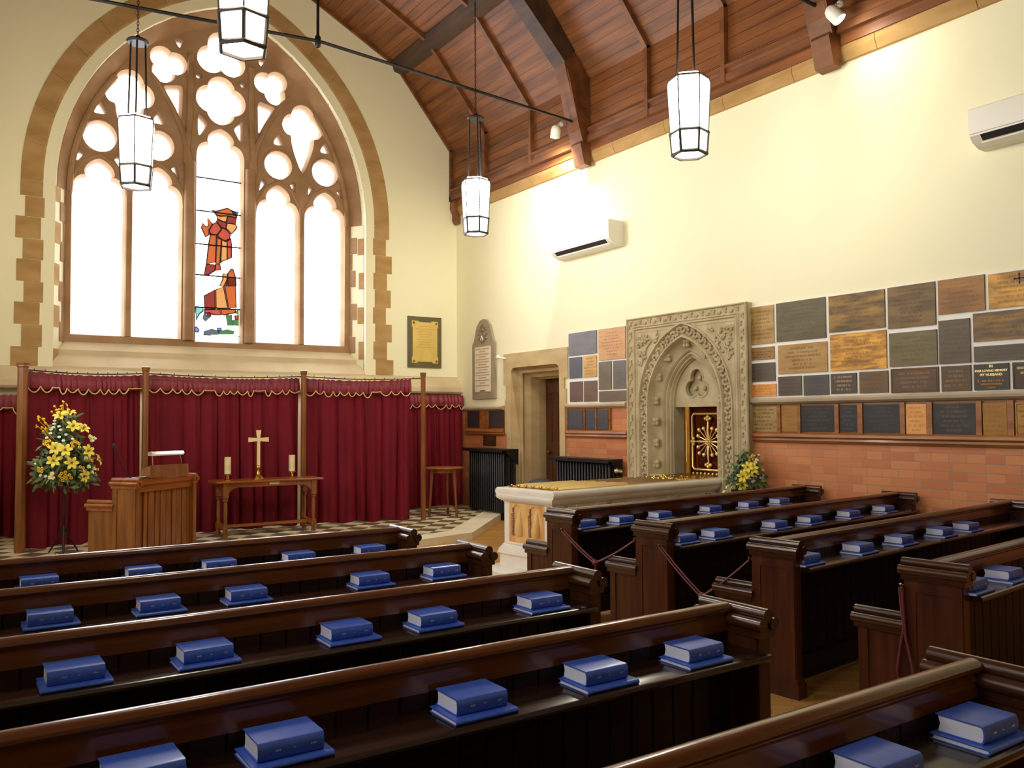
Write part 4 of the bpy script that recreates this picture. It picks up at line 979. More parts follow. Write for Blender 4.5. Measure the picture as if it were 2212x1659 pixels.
for c in (-.13, .13):       # worn carved edge of each niche and a swelling draped form in it
    mb = MB(); sc = random.Random(int(c*100))
    for k in range(12): mb.ball((.078, c+.085+sc.uniform(-.006, .006), .41+k*.024), .015, 8, 5)
    mb.build('carved_edge', M['alabdark'], tm, True)
    mb = MB(); mb.lathe([(.035, .40), (.055, .43), (.05, .52), (.035, .59), (.026, .64), (.003, .68)], (.088, c-.01, 0), 14)
    mb.build('draped_figure', M['alab'], tm, True)
# carved frieze panels along the near side
mb = MB(); rr = random.Random(5)
for k in range(9):
    x = .20+k*.28
    for q in range(26):
        mb.ball((x+rr.uniform(.02, .22), -.366+rr.uniform(-.004, .004), rr.uniform(.36, .71)), rr.uniform(.012, .024), 7, 4)
mb.build('relief_carving', M['relief'], tm, True)
for k in range(9): bx('pilaster', M['marble'], tm, .135+k*.28-.012, .135+k*.28+.045, -.377, -.362, .32, .735)
# brass cover on the slab
mb = MB(); skew(mb, .13, .35, .880, .884); mb.build('brass_plate', M['brassdull'], tm)
mb = MB()
for y in (-.36, .355): mb.box(.12, ex(-.45)-.01, y-.006, y+.006, .88, .89)
mb.build('plate_edging', M['brassgold'], tm)
for k in range(6):
    y = -.285+k*.114
    l1 = 1.02-.07*k*.4
    MB().prism([(y-.047, .884), (y+.047, .884), (y+.030, .905), (y-.030, .905)], 'x', .21, .21+1.0-.04*k).build('gilt_rib', M['brassgold'], tm)
mb = MB()
for k in range(7):
    y = -.34+k*.113
    mb.ball((.165, y, .896), .013, 10, 6)
    if k < 6: mb.tube([(.165, y+.02, .888), (.165, y+.093, .888)], .008, 6)
mb.build('end_beading', M['brass'], tm, True)
mb = MB(); rr = random.Random(9)
for k in range(70): mb.ball((ex(-.45)-rr.uniform(.03, .62), rr.uniform(-.33, .33), .886), rr.uniform(.008, .022), 6, 4)
mb.build('repousse_ornament', M['brass'], tm, True)
# ------------------------------------------------------------------ carved shrine
sh = thing('carved_shrine', 'carved stone shrine with a pointed arch and square frame on the plaque wall', 'shrine', (W, SY-.09, 0))
SZ, SC = 1.75, .24
def sarch(hw, z0, n=10): return archpts(hw, z0, n, SC, SZ)
fx = -.10
pm = fill([(-1.0, .0), (1.0, .0), (1.0, 2.885), (-1.0, 2.885)], [sarch(.79, .02)], .16)
RM = Matrix.Rotation(PI/2, 4, 'Z')
pm.transform(RM); mesh_obj('frame_block', pm, M['shrine'], sh, (-.02, 0, 0))
mb = MB()   # square frame mouldings
def frame(w, z, r, x):
    mb.tube([(x, -w, .0), (x, -w, z), (x, w, z), (x, w, .0)], r, 8)
frame(.995, 2.875, .022, fx); frame(.885, 2.765, .012, fx); frame(.86, 2.735, .018, fx); frame(.82, 2.69, .010, fx+.004)
mb.build('frame_moulding', M['shrine'], sh, True)
prof = [(.80, fx), (.79, fx-.022), (.775, fx-.022), (.765, fx-.004), (.755, fx+.028), (.655, fx+.028), (.645, fx-.004), (.635, fx-.018), (.618, fx-.018), (.608, fx), (.60, fx+.03), (.588, fx+.06), (.57, fx+.085), (.545, fx+.11), (.52, fx+.125), (.50, fx+.13), (.49, fx+.118), (.475, fx+.112), (.462, fx+.125), (.455, fx+.15), (.445, fx+.14), (.43, fx+.135), (.418, fx+.148), (.412, fx+.175), (.402, fx+.168), (.39, fx+.165), (.382, fx+.178), (.378, fx+.20), (.37, fx+.205), (.37, fx+.385)]
paths = [sarch(w, .02) for w, x in prof]; n = len(paths[0]); vs = []; fs = []
for (w, x), p in zip(prof, paths): vs += [(x, q[0], q[1]) for q in p]
for r in range(len(prof)-1): fs += [(r*n+i, r*n+i+1, (r+1)*n+i+1, (r+1)*n+i) for i in range(n-1)]
MB().add(vs, fs).build('arch_moulding', M['shrine'], sh, 35)
rr = random.Random(11)
def along(hw, step, z0=.85):
    p = sarch(hw, z0, 24); out = []; acc = 0
    for a, b in zip(p, p[1:]):
        L = math.hypot(b[0]-a[0], b[1]-a[1]); d = acc
        while d < L:
            out.append((a[0]+(b[0]-a[0])*d/L, a[1]+(b[1]-a[1])*d/L, math.atan2(b[1]-a[1], b[0]-a[0]))); d += step
        acc = d-L
    return out
def leafbump(mb, x, y, z, r, a):
    """small three-lobed carved leaf lying on the stone"""
    for d in (-.9, 0, .9):
        mb.ball((x, y+r*.9*math.cos(a+d), z+r*.9*math.sin(a+d)), r*.55, 6, 4)
mb = MB()
for k, (y, z, a) in enumerate(along(.705, .055)):
    leafbump(mb, fx+.012, y+rr.uniform(-.012, .012), z, .040, a+(1.2 if k % 2 else -1.2))
mb.build('arch_foliage', M['shrine'], sh, True)
mb = MB()
q = [(-.94, z) for z in [.85+.06*i for i in range(33)]]+[(y, 2.82) for y in [-.9+.06*i for i in range(31)]]+[(.94, z) for z in [.85+.06*i for i in range(33)]]
for k, (y, z) in enumerate(q): leafbump(mb, fx-.004, y, z, .027, k*2.1)
mb.build('border_foliage', M['shrine'], sh, True)
mb = MB()
for s in (1, -1):
    for k in range(60):
        y, z = rr.uniform(.30, .79), rr.uniform(2.0, 2.66)
        if math.hypot(y+SC, z-SZ) > .79+SC+.05 and y < .79: leafbump(mb, fx-.008, s*y, z, rr.uniform(.028, .044), rr.uniform(0, 6))
    mb.tube([(fx-.004, s*.40, 2.62), (fx-.008, s*.55, 2.56), (fx-.006, s*.68, 2.44), (fx-.006, s*.74, 2.25), (fx-.006, s*.62, 2.50), (fx-.006, s*.72, 2.58)], .012, 6)
mb.build('spandrel_foliage', M['shrine'], sh, True)
for (y, z) in [(s*.552, z) for s in (1, -1) for z in (1.0, 1.27, 1.54, 1.80)]+[(s*.50, 2.10) for s in (1, -1)]+[(s*.33, 2.34) for s in (1, -1)]+[(0, 2.50)]:
    mb = MB(); c = Vector((fx+.085, y, z)); sd = 1 if y < 0 else -1
    for a in range(4):
        g = a*PI/2+PI/4; mb.ball((c.x-.012, c.y+sd*.034*math.cos(g), c.z+.034*math.sin(g)), .030, 7, 5)
    mb.ball((c.x-.03, c.y, c.z), .016, 7, 5); mb.build('square_flower', M['shrine'], sh, True)
# tympanum with a sunk trefoil
ty = [p for p in sarch(.375, 1.72)]
pm = fill(ty, [foil(0, 1.99, .095, .100, (90, 210, 330), 60)], .05); pm.transform(RM)
mesh_obj('tympanum', pm, M['shrine'], sh, (fx+.262, 0, 0))
pm = fill(sarch(.38, 1.72), [], .02); pm.transform(RM); mesh_obj('tympanum_ground', pm, M['shrine'], sh, (fx+.330, 0, 0))
mb = MB()
for s in (-1, 0, 1): mb.ball((fx+.300, s*.075, 1.945 if s else 2.075), .030, 10, 6)
mb.tube([(fx+.237, p[0], p[1]) for p in foil(0, 1.99, .095, .107, (90, 210, 330), 60)], .010, 6, closed=True)
mb.build('trefoil_carving', M['shrine'], sh, True)
mb = MB(); mb.box(.285, .45, -.50, -.43, 0, 1.80).box(.285, .45, .43, .50, 0, 1.80).box(fx+.25, .45, -.43, .43, 1.73, 1.80).box(.41, .45, -.43, .43, .0, 1.75)
mb.build('recess_lining', M['shrine'], sh)
bx('recess_sill', M['shrine'], sh, .04, .41, -.365, .365, .60, .876)
bx('recess_step', M['shrine'], sh, -.10, .04, -.60, .60, .60, .876)
bx('sill_plate', M['brassdull'], sh, -.10, .36, -.36, .36, .876, .880)
# brass relief panel in the recess
bp = thing('brass_panel', 'polished brass and copper panel with a flowering cross inside the shrine', 'panel', (W+.36, SY-.09, 0))
mb = MB(); mb.box(.0, .05, -.425, .425, .88, 1.74); mb.build('ground', M['copperpanel'], bp)
for a_, b_ in ((-.425, -.31), (.31, .425)): bx('side_strip', M['brassdull'], bp, -.03, .0, a_, b_, .88, 1.74)
mb = MB()
mb.tube([(-.03, -.27, .97), (-.03, -.27, 1.60), (-.03, -.24, 1.635), (-.03, .24, 1.635), (-.03, .27, 1.60), (-.03, .27, .97), (-.03, .24, .935), (-.03, -.24, .935)], .014, 8, closed=True)
for s in (1, -1):
    mb.tube([(-.032, s*.37, 1.02), (-.032, s*.37, 1.56)], .006, 6)
for k in range(9): mb.ball((-.03, -.26+k*.065, .885), .018, 8, 5)
mb.build('border', M['brassgold'], bp, True)
cz = 1.285; mb = MB(); x = -.03
def fleur(y, z, a, r):
    for d in (-1.1, 0, 1.1): mb.ball((x-.006, y+r*1.2*math.cos(a+d), z+r*1.2*math.sin(a+d)), r*.72, 8, 5)
    mb.ball((x-.01, y, z), r*.6, 8, 5)
for k in range(4):
    a = k*PI/2; L_ = .23 if k % 2 == 0 else .27
    mb.tube([(x, .05*math.cos(a), cz+.05*math.sin(a)), (x-.012, .13*math.cos(a), cz+.13*math.sin(a)), (x, L_*math.cos(a), cz+L_*math.sin(a))], [.012, .016, .008], 8)
    fleur(L_*math.cos(a), cz+L_*math.sin(a), a, .034)
    for da in (-.40, .40, PI/4):
        b = a+da*1.0; l2 = .16 if da != PI/4 else .19
        mb.tube([(x, .03*math.cos(b), cz+.03*math.sin(b)), (x-.004, l2*math.cos(b), cz+l2*math.sin(b))], [.006, .007], 6)
        mb.ball((x-.008, (l2+.018)*math.cos(b), cz+(l2+.018)*math.sin(b)), .024, 8, 6, 1.1)
for k in range(8): mb.ball((x-.012, .035*math.cos(k*PI/4), cz+.035*math.sin(k*PI/4)), .015, 8, 5)
mb.ball((x-.016, 0, cz), .022, 10, 6)
mb.build('flowering_cross', M['brassgold'], bp, True)
# ------------------------------------------------------------------ plaques
NAVY, OLV, BRZ, TAN, COP = srgb(74, 74, 84), srgb(88, 78, 52), srgb(110, 84, 44), srgb(176, 142, 84), srgb(214, 142, 70)
BLK, GRY, GLD = srgb(44, 42, 44), srgb(96, 84, 72), srgb(204, 152, 62)
dk, lt = srgb(60, 44, 26), srgb(186, 150, 96)
# y0, y1, z0, z1, base, patch, lettering colour, strength, label
PQ = [
 (6.131, 6.494, 2.399, 2.825, TAN, srgb(150, 118, 62), dk, .7, 'tall tan brass plaque at the top corner beside the carved shrine'),
 (5.471, 6.102, 2.402, 2.830, OLV, srgb(100, 90, 66), dk, .5, 'large plain olive brown plaque, second in the top row from the shrine'),
 (4.806, 5.438, 2.446, 2.825, srgb(84, 66, 36), srgb(148, 112, 52), dk, .6, 'large bronze plaque with smeared gold streaks in the top row, above the gold swirled one'),
 (4.301, 4.780, 2.425, 2.829, srgb(86, 66, 36), srgb(116, 92, 50), dk, .8, 'dark bronze plaque with engraved rows in the top row, beside the brown scratched one'),
 (3.854, 4.279, 2.510, 2.830, srgb(120, 82, 40), srgb(150, 104, 52), dk, .5, 'scratched orange brown plaque in the top row beside the one with a cross'),
 (3.300, 3.827, 2.513, 2.821, srgb(140, 100, 42), srgb(206, 152, 62), dk, .7, 'gold coloured plaque with a small engraved cross in the top row'),
 (6.132, 6.485, 2.224, 2.367, srgb(160, 122, 66), srgb(140, 104, 54), dk, .8, 'small tan plaque just under the tall tan one beside the shrine'),
 (6.125, 6.486, 1.981, 2.191, GRY, srgb(84, 72, 60), dk, .5, 'small dark grey plaque above the bright copper one beside the shrine'),
 (6.117, 6.485, 1.812, 1.955, COP, srgb(226, 164, 88), srgb(140, 84, 34), .7, 'small bright copper plaque lowest beside the shrine above the shelf'),
 (5.460, 6.087, 2.051, 2.368, srgb(176, 138, 78), srgb(150, 114, 60), dk, .85, 'wide tan plaque with dark lettering under the large olive one'),
 (4.798, 5.430, 2.051, 2.428, srgb(150, 104, 40), srgb(216, 158, 58), srgb(96, 66, 24), .75, 'gold plaque with bright swirled patches in the middle row'),
 (4.295, 4.774, 2.058, 2.386, srgb(92, 84, 56), srgb(112, 98, 60), dk, .4, 'plain greenish bronze plaque in the middle row'),
 (3.992, 4.282, 2.057, 2.459, srgb(94, 80, 62), srgb(84, 72, 58), dk, .5, 'upright dark grey brown plaque in the middle row'),
 (3.300, 3.967, 2.236, 2.492, srgb(88, 72, 50), srgb(142, 106, 46), dk, .6, 'wide bronze plaque fading from gold to dark under the one with a cross'),
 (3.300, 3.967, 2.057, 2.199, srgb(92, 80, 64), srgb(82, 72, 58), dk, .5, 'narrow dark grey plaque above the black one with gilt lettering'),
 (5.783, 6.091, 1.815, 2.027, srgb(92, 78, 64), srgb(80, 70, 60), dk, .5, 'small dark brown plaque, first of the pair under the wide tan one'),
 (5.449, 5.762, 1.809, 2.025, srgb(84, 80, 76), srgb(76, 72, 70), dk, .4, 'small slate blue plaque, second of the pair under the wide tan one'),
 (5.129, 5.430, 1.817, 2.027, srgb(76, 66, 56), srgb(84, 70, 56), srgb(190, 160, 120), .75, 'small dark plaque with pale lettering under the gold swirled one'),
 (4.789, 5.103, 1.813, 2.032, srgb(112, 86, 50), srgb(96, 76, 48), dk, .5, 'small plain bronze plaque beside the one with pale lettering'),
 (4.289, 4.766, 1.805, 2.043, srgb(82, 64, 46), srgb(92, 70, 48), srgb(150, 110, 66), .7, 'wide dark brown plaque with a thin gilt border line'),
 (3.993, 4.267, 1.805, 2.041, srgb(82, 66, 48), srgb(90, 70, 46), srgb(150, 106, 56), .8, 'dark brown plaque full of bronze lettering below the upright grey one'),
 (3.669, 3.973, 1.807, 2.041, srgb(66, 58, 50), srgb(60, 54, 48), srgb(214, 168, 84), .0, 'black plaque with gilt capital lettering above the shelf'),
 (3.250, 3.645, 1.807, 2.041, srgb(62, 50, 38), srgb(72, 54, 38), srgb(214, 190, 140), .9, 'black plaque edged with a red and gold border'),
 (6.116, 6.501, 1.421, 1.706, srgb(176, 148, 92), srgb(150, 120, 66), srgb(60, 48, 28), .9, 'tan plaque with dark lettering in the lower row beside the shrine'),
 (5.851, 6.059, 1.425, 1.707, srgb(168, 124, 56), srgb(150, 106, 46), dk, .3, 'narrow plain golden brown plaque in the lower row, second from the shrine'),
 (5.394, 5.802, 1.428, 1.708, BLK, srgb(52, 48, 46), srgb(96, 88, 80), .4, 'black plaque in the lower row, third from the shrine'),
 (5.133, 5.337, 1.429, 1.706, BLK, srgb(54, 50, 52), srgb(96, 88, 84), .5, 'narrow black plaque in the lower row between two wider black ones'),
 (4.680, 5.069, 1.425, 1.705, BLK, srgb(56, 54, 56), srgb(90, 86, 84), .3, 'plain black plaque in the lower row beside the bright copper one'),
 (4.417, 4.622, 1.417, 1.702, srgb(228, 166, 96), srgb(214, 150, 82), srgb(150, 96, 44), .7, 'bright copper upright plaque in the lower row'),
 (3.964, 4.355, 1.419, 1.701, BLK, srgb(60, 54, 50), srgb(112, 96, 76), .7, 'black plaque with faint lettering in the lower row after the copper one'),
 (3.698, 3.906, 1.415, 1.700, srgb(164, 118, 44), srgb(150, 104, 40), dk, .4, 'golden brown upright plaque in the lower row near the frame edge'),
 (3.300, 3.635, 1.412, 1.701, srgb(172, 126, 52), srgb(156, 112, 44), dk, .9, 'gold plaque with a dark border line in the lower row'),
 (9.174, 9.817, 2.489, 2.821, srgb(112, 106, 106), srgb(100, 96, 98), srgb(90, 84, 80), .3, 'large slate grey plaque at the top beside the doorway'),
 (8.577, 9.139, 2.382, 2.820, srgb(196, 146, 90), srgb(182, 132, 82), srgb(112, 70, 40), .85, 'large copper coloured plaque with dark lettering beside the shrine'),
 (9.509, 9.807, 2.160, 2.467, srgb(82, 82, 90), srgb(88, 88, 94), srgb(70, 70, 80), .3, 'small navy plaque beside the doorway, below the large slate grey one'),
 (9.179, 9.478, 2.163, 2.470, srgb(206, 162, 90), srgb(192, 146, 78), srgb(110, 72, 40), .9, 'small copper gold plaque with dark lettering beside the navy one'),
 (8.866, 9.140, 1.976, 2.367, srgb(116, 102, 80), srgb(104, 92, 74), srgb(90, 80, 66), .3, 'upright brown grey plaque below the large copper one, beside its greyer twin'),
 (8.559, 8.835, 1.976, 2.364, srgb(110, 100, 90), srgb(100, 92, 88), srgb(84, 78, 72), .3, 'upright grey plaque touching the shrine frame'),
 (9.497, 9.797, 1.821, 2.115, srgb(118, 92, 80), srgb(106, 84, 74), srgb(88, 68, 60), .4, 'small reddish brown plaque low beside the doorway'),
 (9.176, 9.471, 1.818, 2.115, srgb(122, 98, 82), srgb(108, 88, 76), srgb(90, 70, 60), .4, 'small reddish brown plaque, second from the doorway above the shelf'),
 (8.551, 9.137, 1.808, 1.959, srgb(120, 104, 84), srgb(108, 92, 76), srgb(90, 76, 62), .3, 'wide low brown grey plaque above the shelf by the shrine'),
 (9.497, 9.847, 1.433, 1.704, srgb(86, 86, 94), srgb(78, 78, 84), srgb(70, 70, 74), .3, 'wide dark blue plaque under the shelf beside the doorway'),
 (9.226, 9.440, 1.432, 1.703, srgb(84, 84, 92), srgb(74, 74, 80), srgb(70, 70, 74), .3, 'narrow dark blue plaque between two wider ones under the shelf'),
 (8.949, 9.191, 1.428, 1.704, srgb(88, 84, 84), srgb(78, 76, 78), srgb(70, 70, 74), .3, 'dark grey plaque under the shelf beside the bare brick'),
 (12.318, 12.704, 1.436, 1.727, srgb(58, 52, 54), srgb(66, 58, 58), srgb(80, 72, 70), .3, 'dark plaque above the corner radiator next to the curtain'),
 (11.562, 12.000, 1.440, 1.718, srgb(72, 68, 66), srgb(64, 60, 60), srgb(80, 76, 70), .3, 'dark grey plaque above the corner radiator next to the doorway'),
 (11.809, 12.200, 1.136, 1.330, srgb(78, 44, 32), srgb(66, 40, 30), srgb(170, 120, 90), .7, 'small dark brown plaque just above the corner radiator'),
]
mb = MB(); mb.box(W-.012, W+.01, BW+.5, 6.52, 1.795, 2.84).box(W-.012, W+.01, 8.545, 9.835, 1.795, 2.832)
struct(mb.build('trim_6', M['board']), 'white painted ground behind the mosaic of plaques', 'backing board')
mb = MB()   # stiles and ground between the lower plaques
lows = sorted([p for p in PQ if p[3] < 1.71 and p[0] < 6.6], key=lambda p: p[0])
mb.box(W-.008, W+.01, BW+.5, 6.52, 1.41, 1.72); mb.box(W-.008, W+.01, 8.896, 9.88, 1.41, 1.72); mb.box(W-.008, W+.01, 11.55, 12.75, 1.41, 1.73)
for a, b in zip(lows, lows[1:]): mb.box(W-.030, W-.008, a[1]+.004, b[0]-.004, 1.415, 1.718)
for y in (8.92, 9.208, 9.468, 9.865): mb.box(W-.026, W-.008, y-.014, y+.014, 1.42, 1.718)
for y in (12.16, 12.04, 12.735): mb.box(W-.026, W-.008, y-.035, y+.035, 1.42, 1.73)
struct(mb.build('trim_7', M['dadooak']), 'brown wooden frame holding the lower row of plaques', 'dado frame')
for i, (a, b, z0, z1, c1, c2, tc_, st, lab_) in enumerate(PQ):
    w, h = b-a, z1-z0; low = z1 < 1.74
    m = plaque_mat('plaque_metal_%02d' % i, c1, c2, tc_, st*.55, w, h, .42, .25, .042 if h > .2 else .03, 3. if st != .75 else 6.)
    t = MB().box(-.006, .006, -w/2+.003, w/2-.003, -h/2+.003, h/2-.003).build('plaque', m, None, loc=(W-(.007 if z1 < 1.35 else .019 if not low else .015), (a+b)/2, (z0+z1)/2))
    tag(t, lab_, 'plaque', 'memorial plaques on the wall')
    if 'gilt border' in lab_ or 'red and gold' in lab_ or 'dark border' in lab_:
        q = MB(); e_ = .018
        q.tube([(-.0065, -w/2+e_, -h/2+e_), (-.0065, w/2-e_, -h/2+e_), (-.0065, w/2-e_, h/2-e_), (-.0065, -w/2+e_, h/2-e_)], .0028, 4, closed=True)
        q.build('border_line', M['blackgap'] if 'dark border' in lab_ else M['oakh'], t)
    if 'engraved cross' in lab_:
        q = MB(); q.box(-.008, -.006, -.006+.0, .006, h/2-.11, h/2-.03); q.box(-.008, -.006, -.04, .04, h/2-.076, h/2-.064)
        for yy, zz in ((-.04, h/2-.07), (.04, h/2-.07), (0, h/2-.03), (0, h/2-.11)): q.ball((-.006, yy, zz), .008, 6, 4)
        q.build('engraved_cross', M['blackgap'], t)
    if 'gilt capital' in lab_:
        for txt, sz, zz in (('IN', .026, .083), ('EVER LOVING MEMORY', .021, .046), ('MY HUSBAND', .024, .010)):
            cu = bpy.data.curves.new('letters', 'FONT'); cu.body = txt; cu.size = sz*1.25; cu.align_x = 'CENTER'; cu.extrude = .0006; cu.offset = .0006
            ob = bpy.data.objects.new('letters', cu); C.objects.link(ob)
            dg = bpy.context.evaluated_depsgraph_get(); dg.update()
            me = bpy.data.meshes.new_from_object(ob.evaluated_get(dg)); bpy.data.objects.remove(ob)
            me.transform(Matrix(((0, 0, -1, 0), (-1, 0, 0, 0), (0, 1, 0, 0), (0, 0, 0, 1))))
            me.materials.clear(); mesh_obj('gilt_lettering', me, M['brassgold'], t, (-.0068, 0, zz))
        q = MB(); rr = random.Random(2)
        for zz, hw in ((-.034, .105), (-.062, .09), (-.092, .035)):
            yy = -hw
            while yy < hw:
                l_ = rr.uniform(.006, .012)
                if rr.random() > .15: q.box(-.0075, -.006, yy, yy+l_, zz-.007, zz+.007)
                yy += l_+.004
        q.build('worn_lettering', M['brassdull'], t)
# framed brass memorial on the window wall, marble memorial on the plaque wall
fm = thing('framed_memorial', 'yellow brass memorial plate in a dark frame between great window and room corner', 'memorial', (6.945, D, 2.92))
hw, hh = .325, .44
mb = MB()
mb.hexa([(-hw, 0, -hh), (hw, 0, -hh), (hw, 0, hh), (-hw, 0, hh)], [(-hw, -.03, -hh), (hw, -.03, -hh), (hw, -.03, hh), (-hw, -.03, hh)])
mb.build('frame', mat('bronze_frame', srgb(92, 84, 56), srgb(104, 94, 62), rough=.5), fm)
ww, wh = hw-.07, hh-.075
shp = [(-ww, -wh), (-ww+.10, -wh), (-ww+.12, -wh+.025), (ww-.12, -wh+.025), (ww-.10, -wh), (ww, -wh), (ww, -wh+.10), (ww-.015, -wh+.12), (ww-.015, wh-.12), (ww, wh-.10), (ww, wh), (ww-.12, wh), (ww-.14, wh-.02), (-ww+.14, wh-.02), (-ww+.12, wh), (-ww, wh), (-ww, wh-.10), (-ww+.015, wh-.12), (-ww+.015, -wh+.12), (-ww, -wh+.10)]
MB().prism(shp, 'y', -.036, -.029).build('brass_plate', mat('yellow_plate', srgb(226, 200, 116), srgb(214, 184, 100), rough=.4, metal=.2), fm)
mb = MB(); rr = random.Random(4)
for z in [.27-.045*k for k in range(9)]:
    wdt = rr.uniform(.10, .19); x = -wdt
    while x < wdt:
        l_ = rr.uniform(.008, .02)
        mb.box(x, x+l_, -.0368, -.0355, z-.010, z+.010); x += l_+.005
mb.build('worn_lettering', mat('ochre_lettering', srgb(206, 170, 92), rough=.5), fm)
mb = MB()
for sx in (-1, 1):
    for sz in (-1, 1): mb.lathe([(.022, 0), (.022, .004), (.012, .008)], (0, 0, 0), 10); mb.v[-30:] = [(sx*(ww-.035)+p[0], -.036-p[2], sz*(wh-.035)+p[1]) for p in mb.v[-30:]]
mb.build('corner_boss', M['brassdull'], fm)
mm = thing('marble_memorial', 'tall grey slate memorial tablet with a carved crest beside the doorway', 'memorial', (W-.004, 12.14, 1.92))
bk_ = [(-.35, 0), (.35, 0), (.35, .93), (.30, .98), (.21, 1.23), (.10, 1.33), (0, 1.345), (-.10, 1.33), (-.21, 1.23), (-.30, .98), (-.35, .93)]
MB().prism(bk_, 'x', -.04, 0).build('slate_back', M['greystone'], mm)
mb = MB(); tb = [(-.24, .12), (-.10, .12), (-.08, .15), (.08, .15), (.10, .12), (.24, .12), (.24, .88), (-.24, .88)]
mb.prism(tb, 'x', -.056, -.038)
tab = mb.build('white_tablet', mat('tablet_marble', srgb(226, 214, 190), rough=.5), mm)
mb = MB(); rr = random.Random(6)
for k in range(15):
    z = .84-k*.044; wdt = rr.uniform(.05, .2) if k % 5 in (1, 3) else .21; y = -wdt
    while y < wdt:
        l_ = rr.uniform(.008, .022); mb.box(-.0575, -.0555, y, min(wdt, y+l_), z-.009, z+.009); y += l_+.007
mb.build('incised_lettering', mat('incised_grey', srgb(170, 140, 116), rough=.7), tab)
mb = MB()
mb.prism([(-.085, 1.10), (-.085, 1.03), (-.05, .97), (0, .945), (.05, .97), (.085, 1.03), (.085, 1.10)], 'x', -.062, -.038)
for y, z, r in ((-.12, 1.02, .025), (.12, 1.02, .025), (-.13, 1.10, .022), (.13, 1.10, .022), (-.09, 1.17, .025), (.09, 1.17, .025), (0, 1.16, .035), (-.05, 1.22, .02), (.05, 1.22, .02), (0, 1.25, .02)): mb.ball((-.045, y, z), r, 8, 5)
mb.build('carved_crest', mat('crest_stone', srgb(112, 100, 80), srgb(150, 134, 108), rough=.7, scale=(20, 20, 20)), mm, True)
mb = MB(); mb.tube([(-.066, -.04, .985), (-.066, 0, 1.06), (-.066, .04, .985)], .008, 5); mb.build('crest_chevron', M['marble'], mm)
# ------------------------------------------------------------------ air conditioners, sensor, spotlights
def aircon(y0, y1, z0, z1, label):
    t = thing('air_conditioner', label, 'air conditioner', (W, (y0+y1)/2, z0), group='white wall air conditioners')
    h = z1-z0; l = (y1-y0)/2; d = .27
    prof = [(0, 0), (-.10, .0), (-.20, .035), (-.255, .085), (-d, .15), (-d, h-.012), (-d+.012, h), (0, h)]
    MB().prism(prof, 'y', -l, l).build('casing', M['white'], t, 25)
    def on(p, q, s0, s1, a, b, mname, m, lift=.003):
        dx, dz = q[0]-p[0], q[1]-p[1]; L_ = math.hypot(dx, dz); n_ = (dz/L_, -dx/L_)
        if n_[0] > 0 and n_[1] > 0: n_ = (-n_[0], -n_[1])
        A = lambda s, o: (p[0]+dx*s+n_[0]*o, p[1]+dz*s+n_[1]*o)
        MB().prism([A(s0, 0), A(s1, 0), A(s1, lift), A(s0, lift)], 'y', a, b).build(mname, m, t)
    on((-.20, .035), (-.255, .085), .12, 1.0, -l+.09, l-.09, 'outlet_slot', M['blackgap'])
    on((-.10, 0), (-.20, .035), .30, .95, -l+.07, l-.07, 'louvre', M['white'], .012)
    on((-.255, .085), (-d, .15), .25, .30, -l+.002, l-.002, 'panel_gap', M['greyplastic'], .0015)
    return t
aircon(8.61, 9.92, 3.90, 4.24, 'white wall air conditioner high above the doorway plaques')
aircon(2.50, 3.83, 3.91, 4.235, 'white wall air conditioner high above the long plaque wall')
t = thing('wall_sensor', 'small white sensor on a short arm beside the doorway lintel', 'sensor', (W, 11.62, 2.56))
MB().tube([(0, -.16, .0), (-.05, -.12, .0), (-.06, 0, .02)], .014, 8).build('arm', M['white'], t, True)
MB().ball((-.07, .02, .03), .036, 12, 8).build('head', M['white'], t, True)
def spot(loc, aim, label, power, blend, size):
    t = thing('spotlight', label, 'spotlight', loc, group='white roof spotlights')
    d = (Vector(aim)-Vector(loc)).normalized(); q = d.to_track_quat('-Z', 'Y').to_matrix().to_4x4()
    MB().lathe([(.068, -.085), (.07, -.08), (.07, .03), (.055, .07), (.03, .09)], (0, 0, 0), 18).build('can', M['white'], t, True, mtx=q)
    MB().lathe([(.060, -.0865), (.060, -.0855)], (0, 0, 0), 18).build('lamp_face', M['spotglow'], t, mtx=q)
    MB().tube([(0, 0, 0), (.03, 0, .10), (.10, 0, .13)], .012, 8).ball((.10, 0, .13), .035).build('bracket', M['white'], t, True)
    L_ = bpy.data.lights.new('spot_beam', 'SPOT'); L_.energy = power; L_.spot_size = math.radians(size); L_.spot_blend = blend; L_.color = (1., .93, .76); L_.shadow_soft_size = .05
    o = bpy.data.objects.new('spot_beam', L_); C.objects.link(o); o.parent = t; o.matrix_local = Matrix.Translation(d*.10) @ q
spot((7.12, 9.48, 5.62), (7.5, 10.5, 3.6), 'white spotlight on the truss foot shining onto the plaque wall', SPOT1, 1., 150)
spot((7.18, 5.02, 5.52), (7.75, 4.0, 4.0), 'white spotlight on the next truss foot, seen from behind', SPOT2, 1., 130)
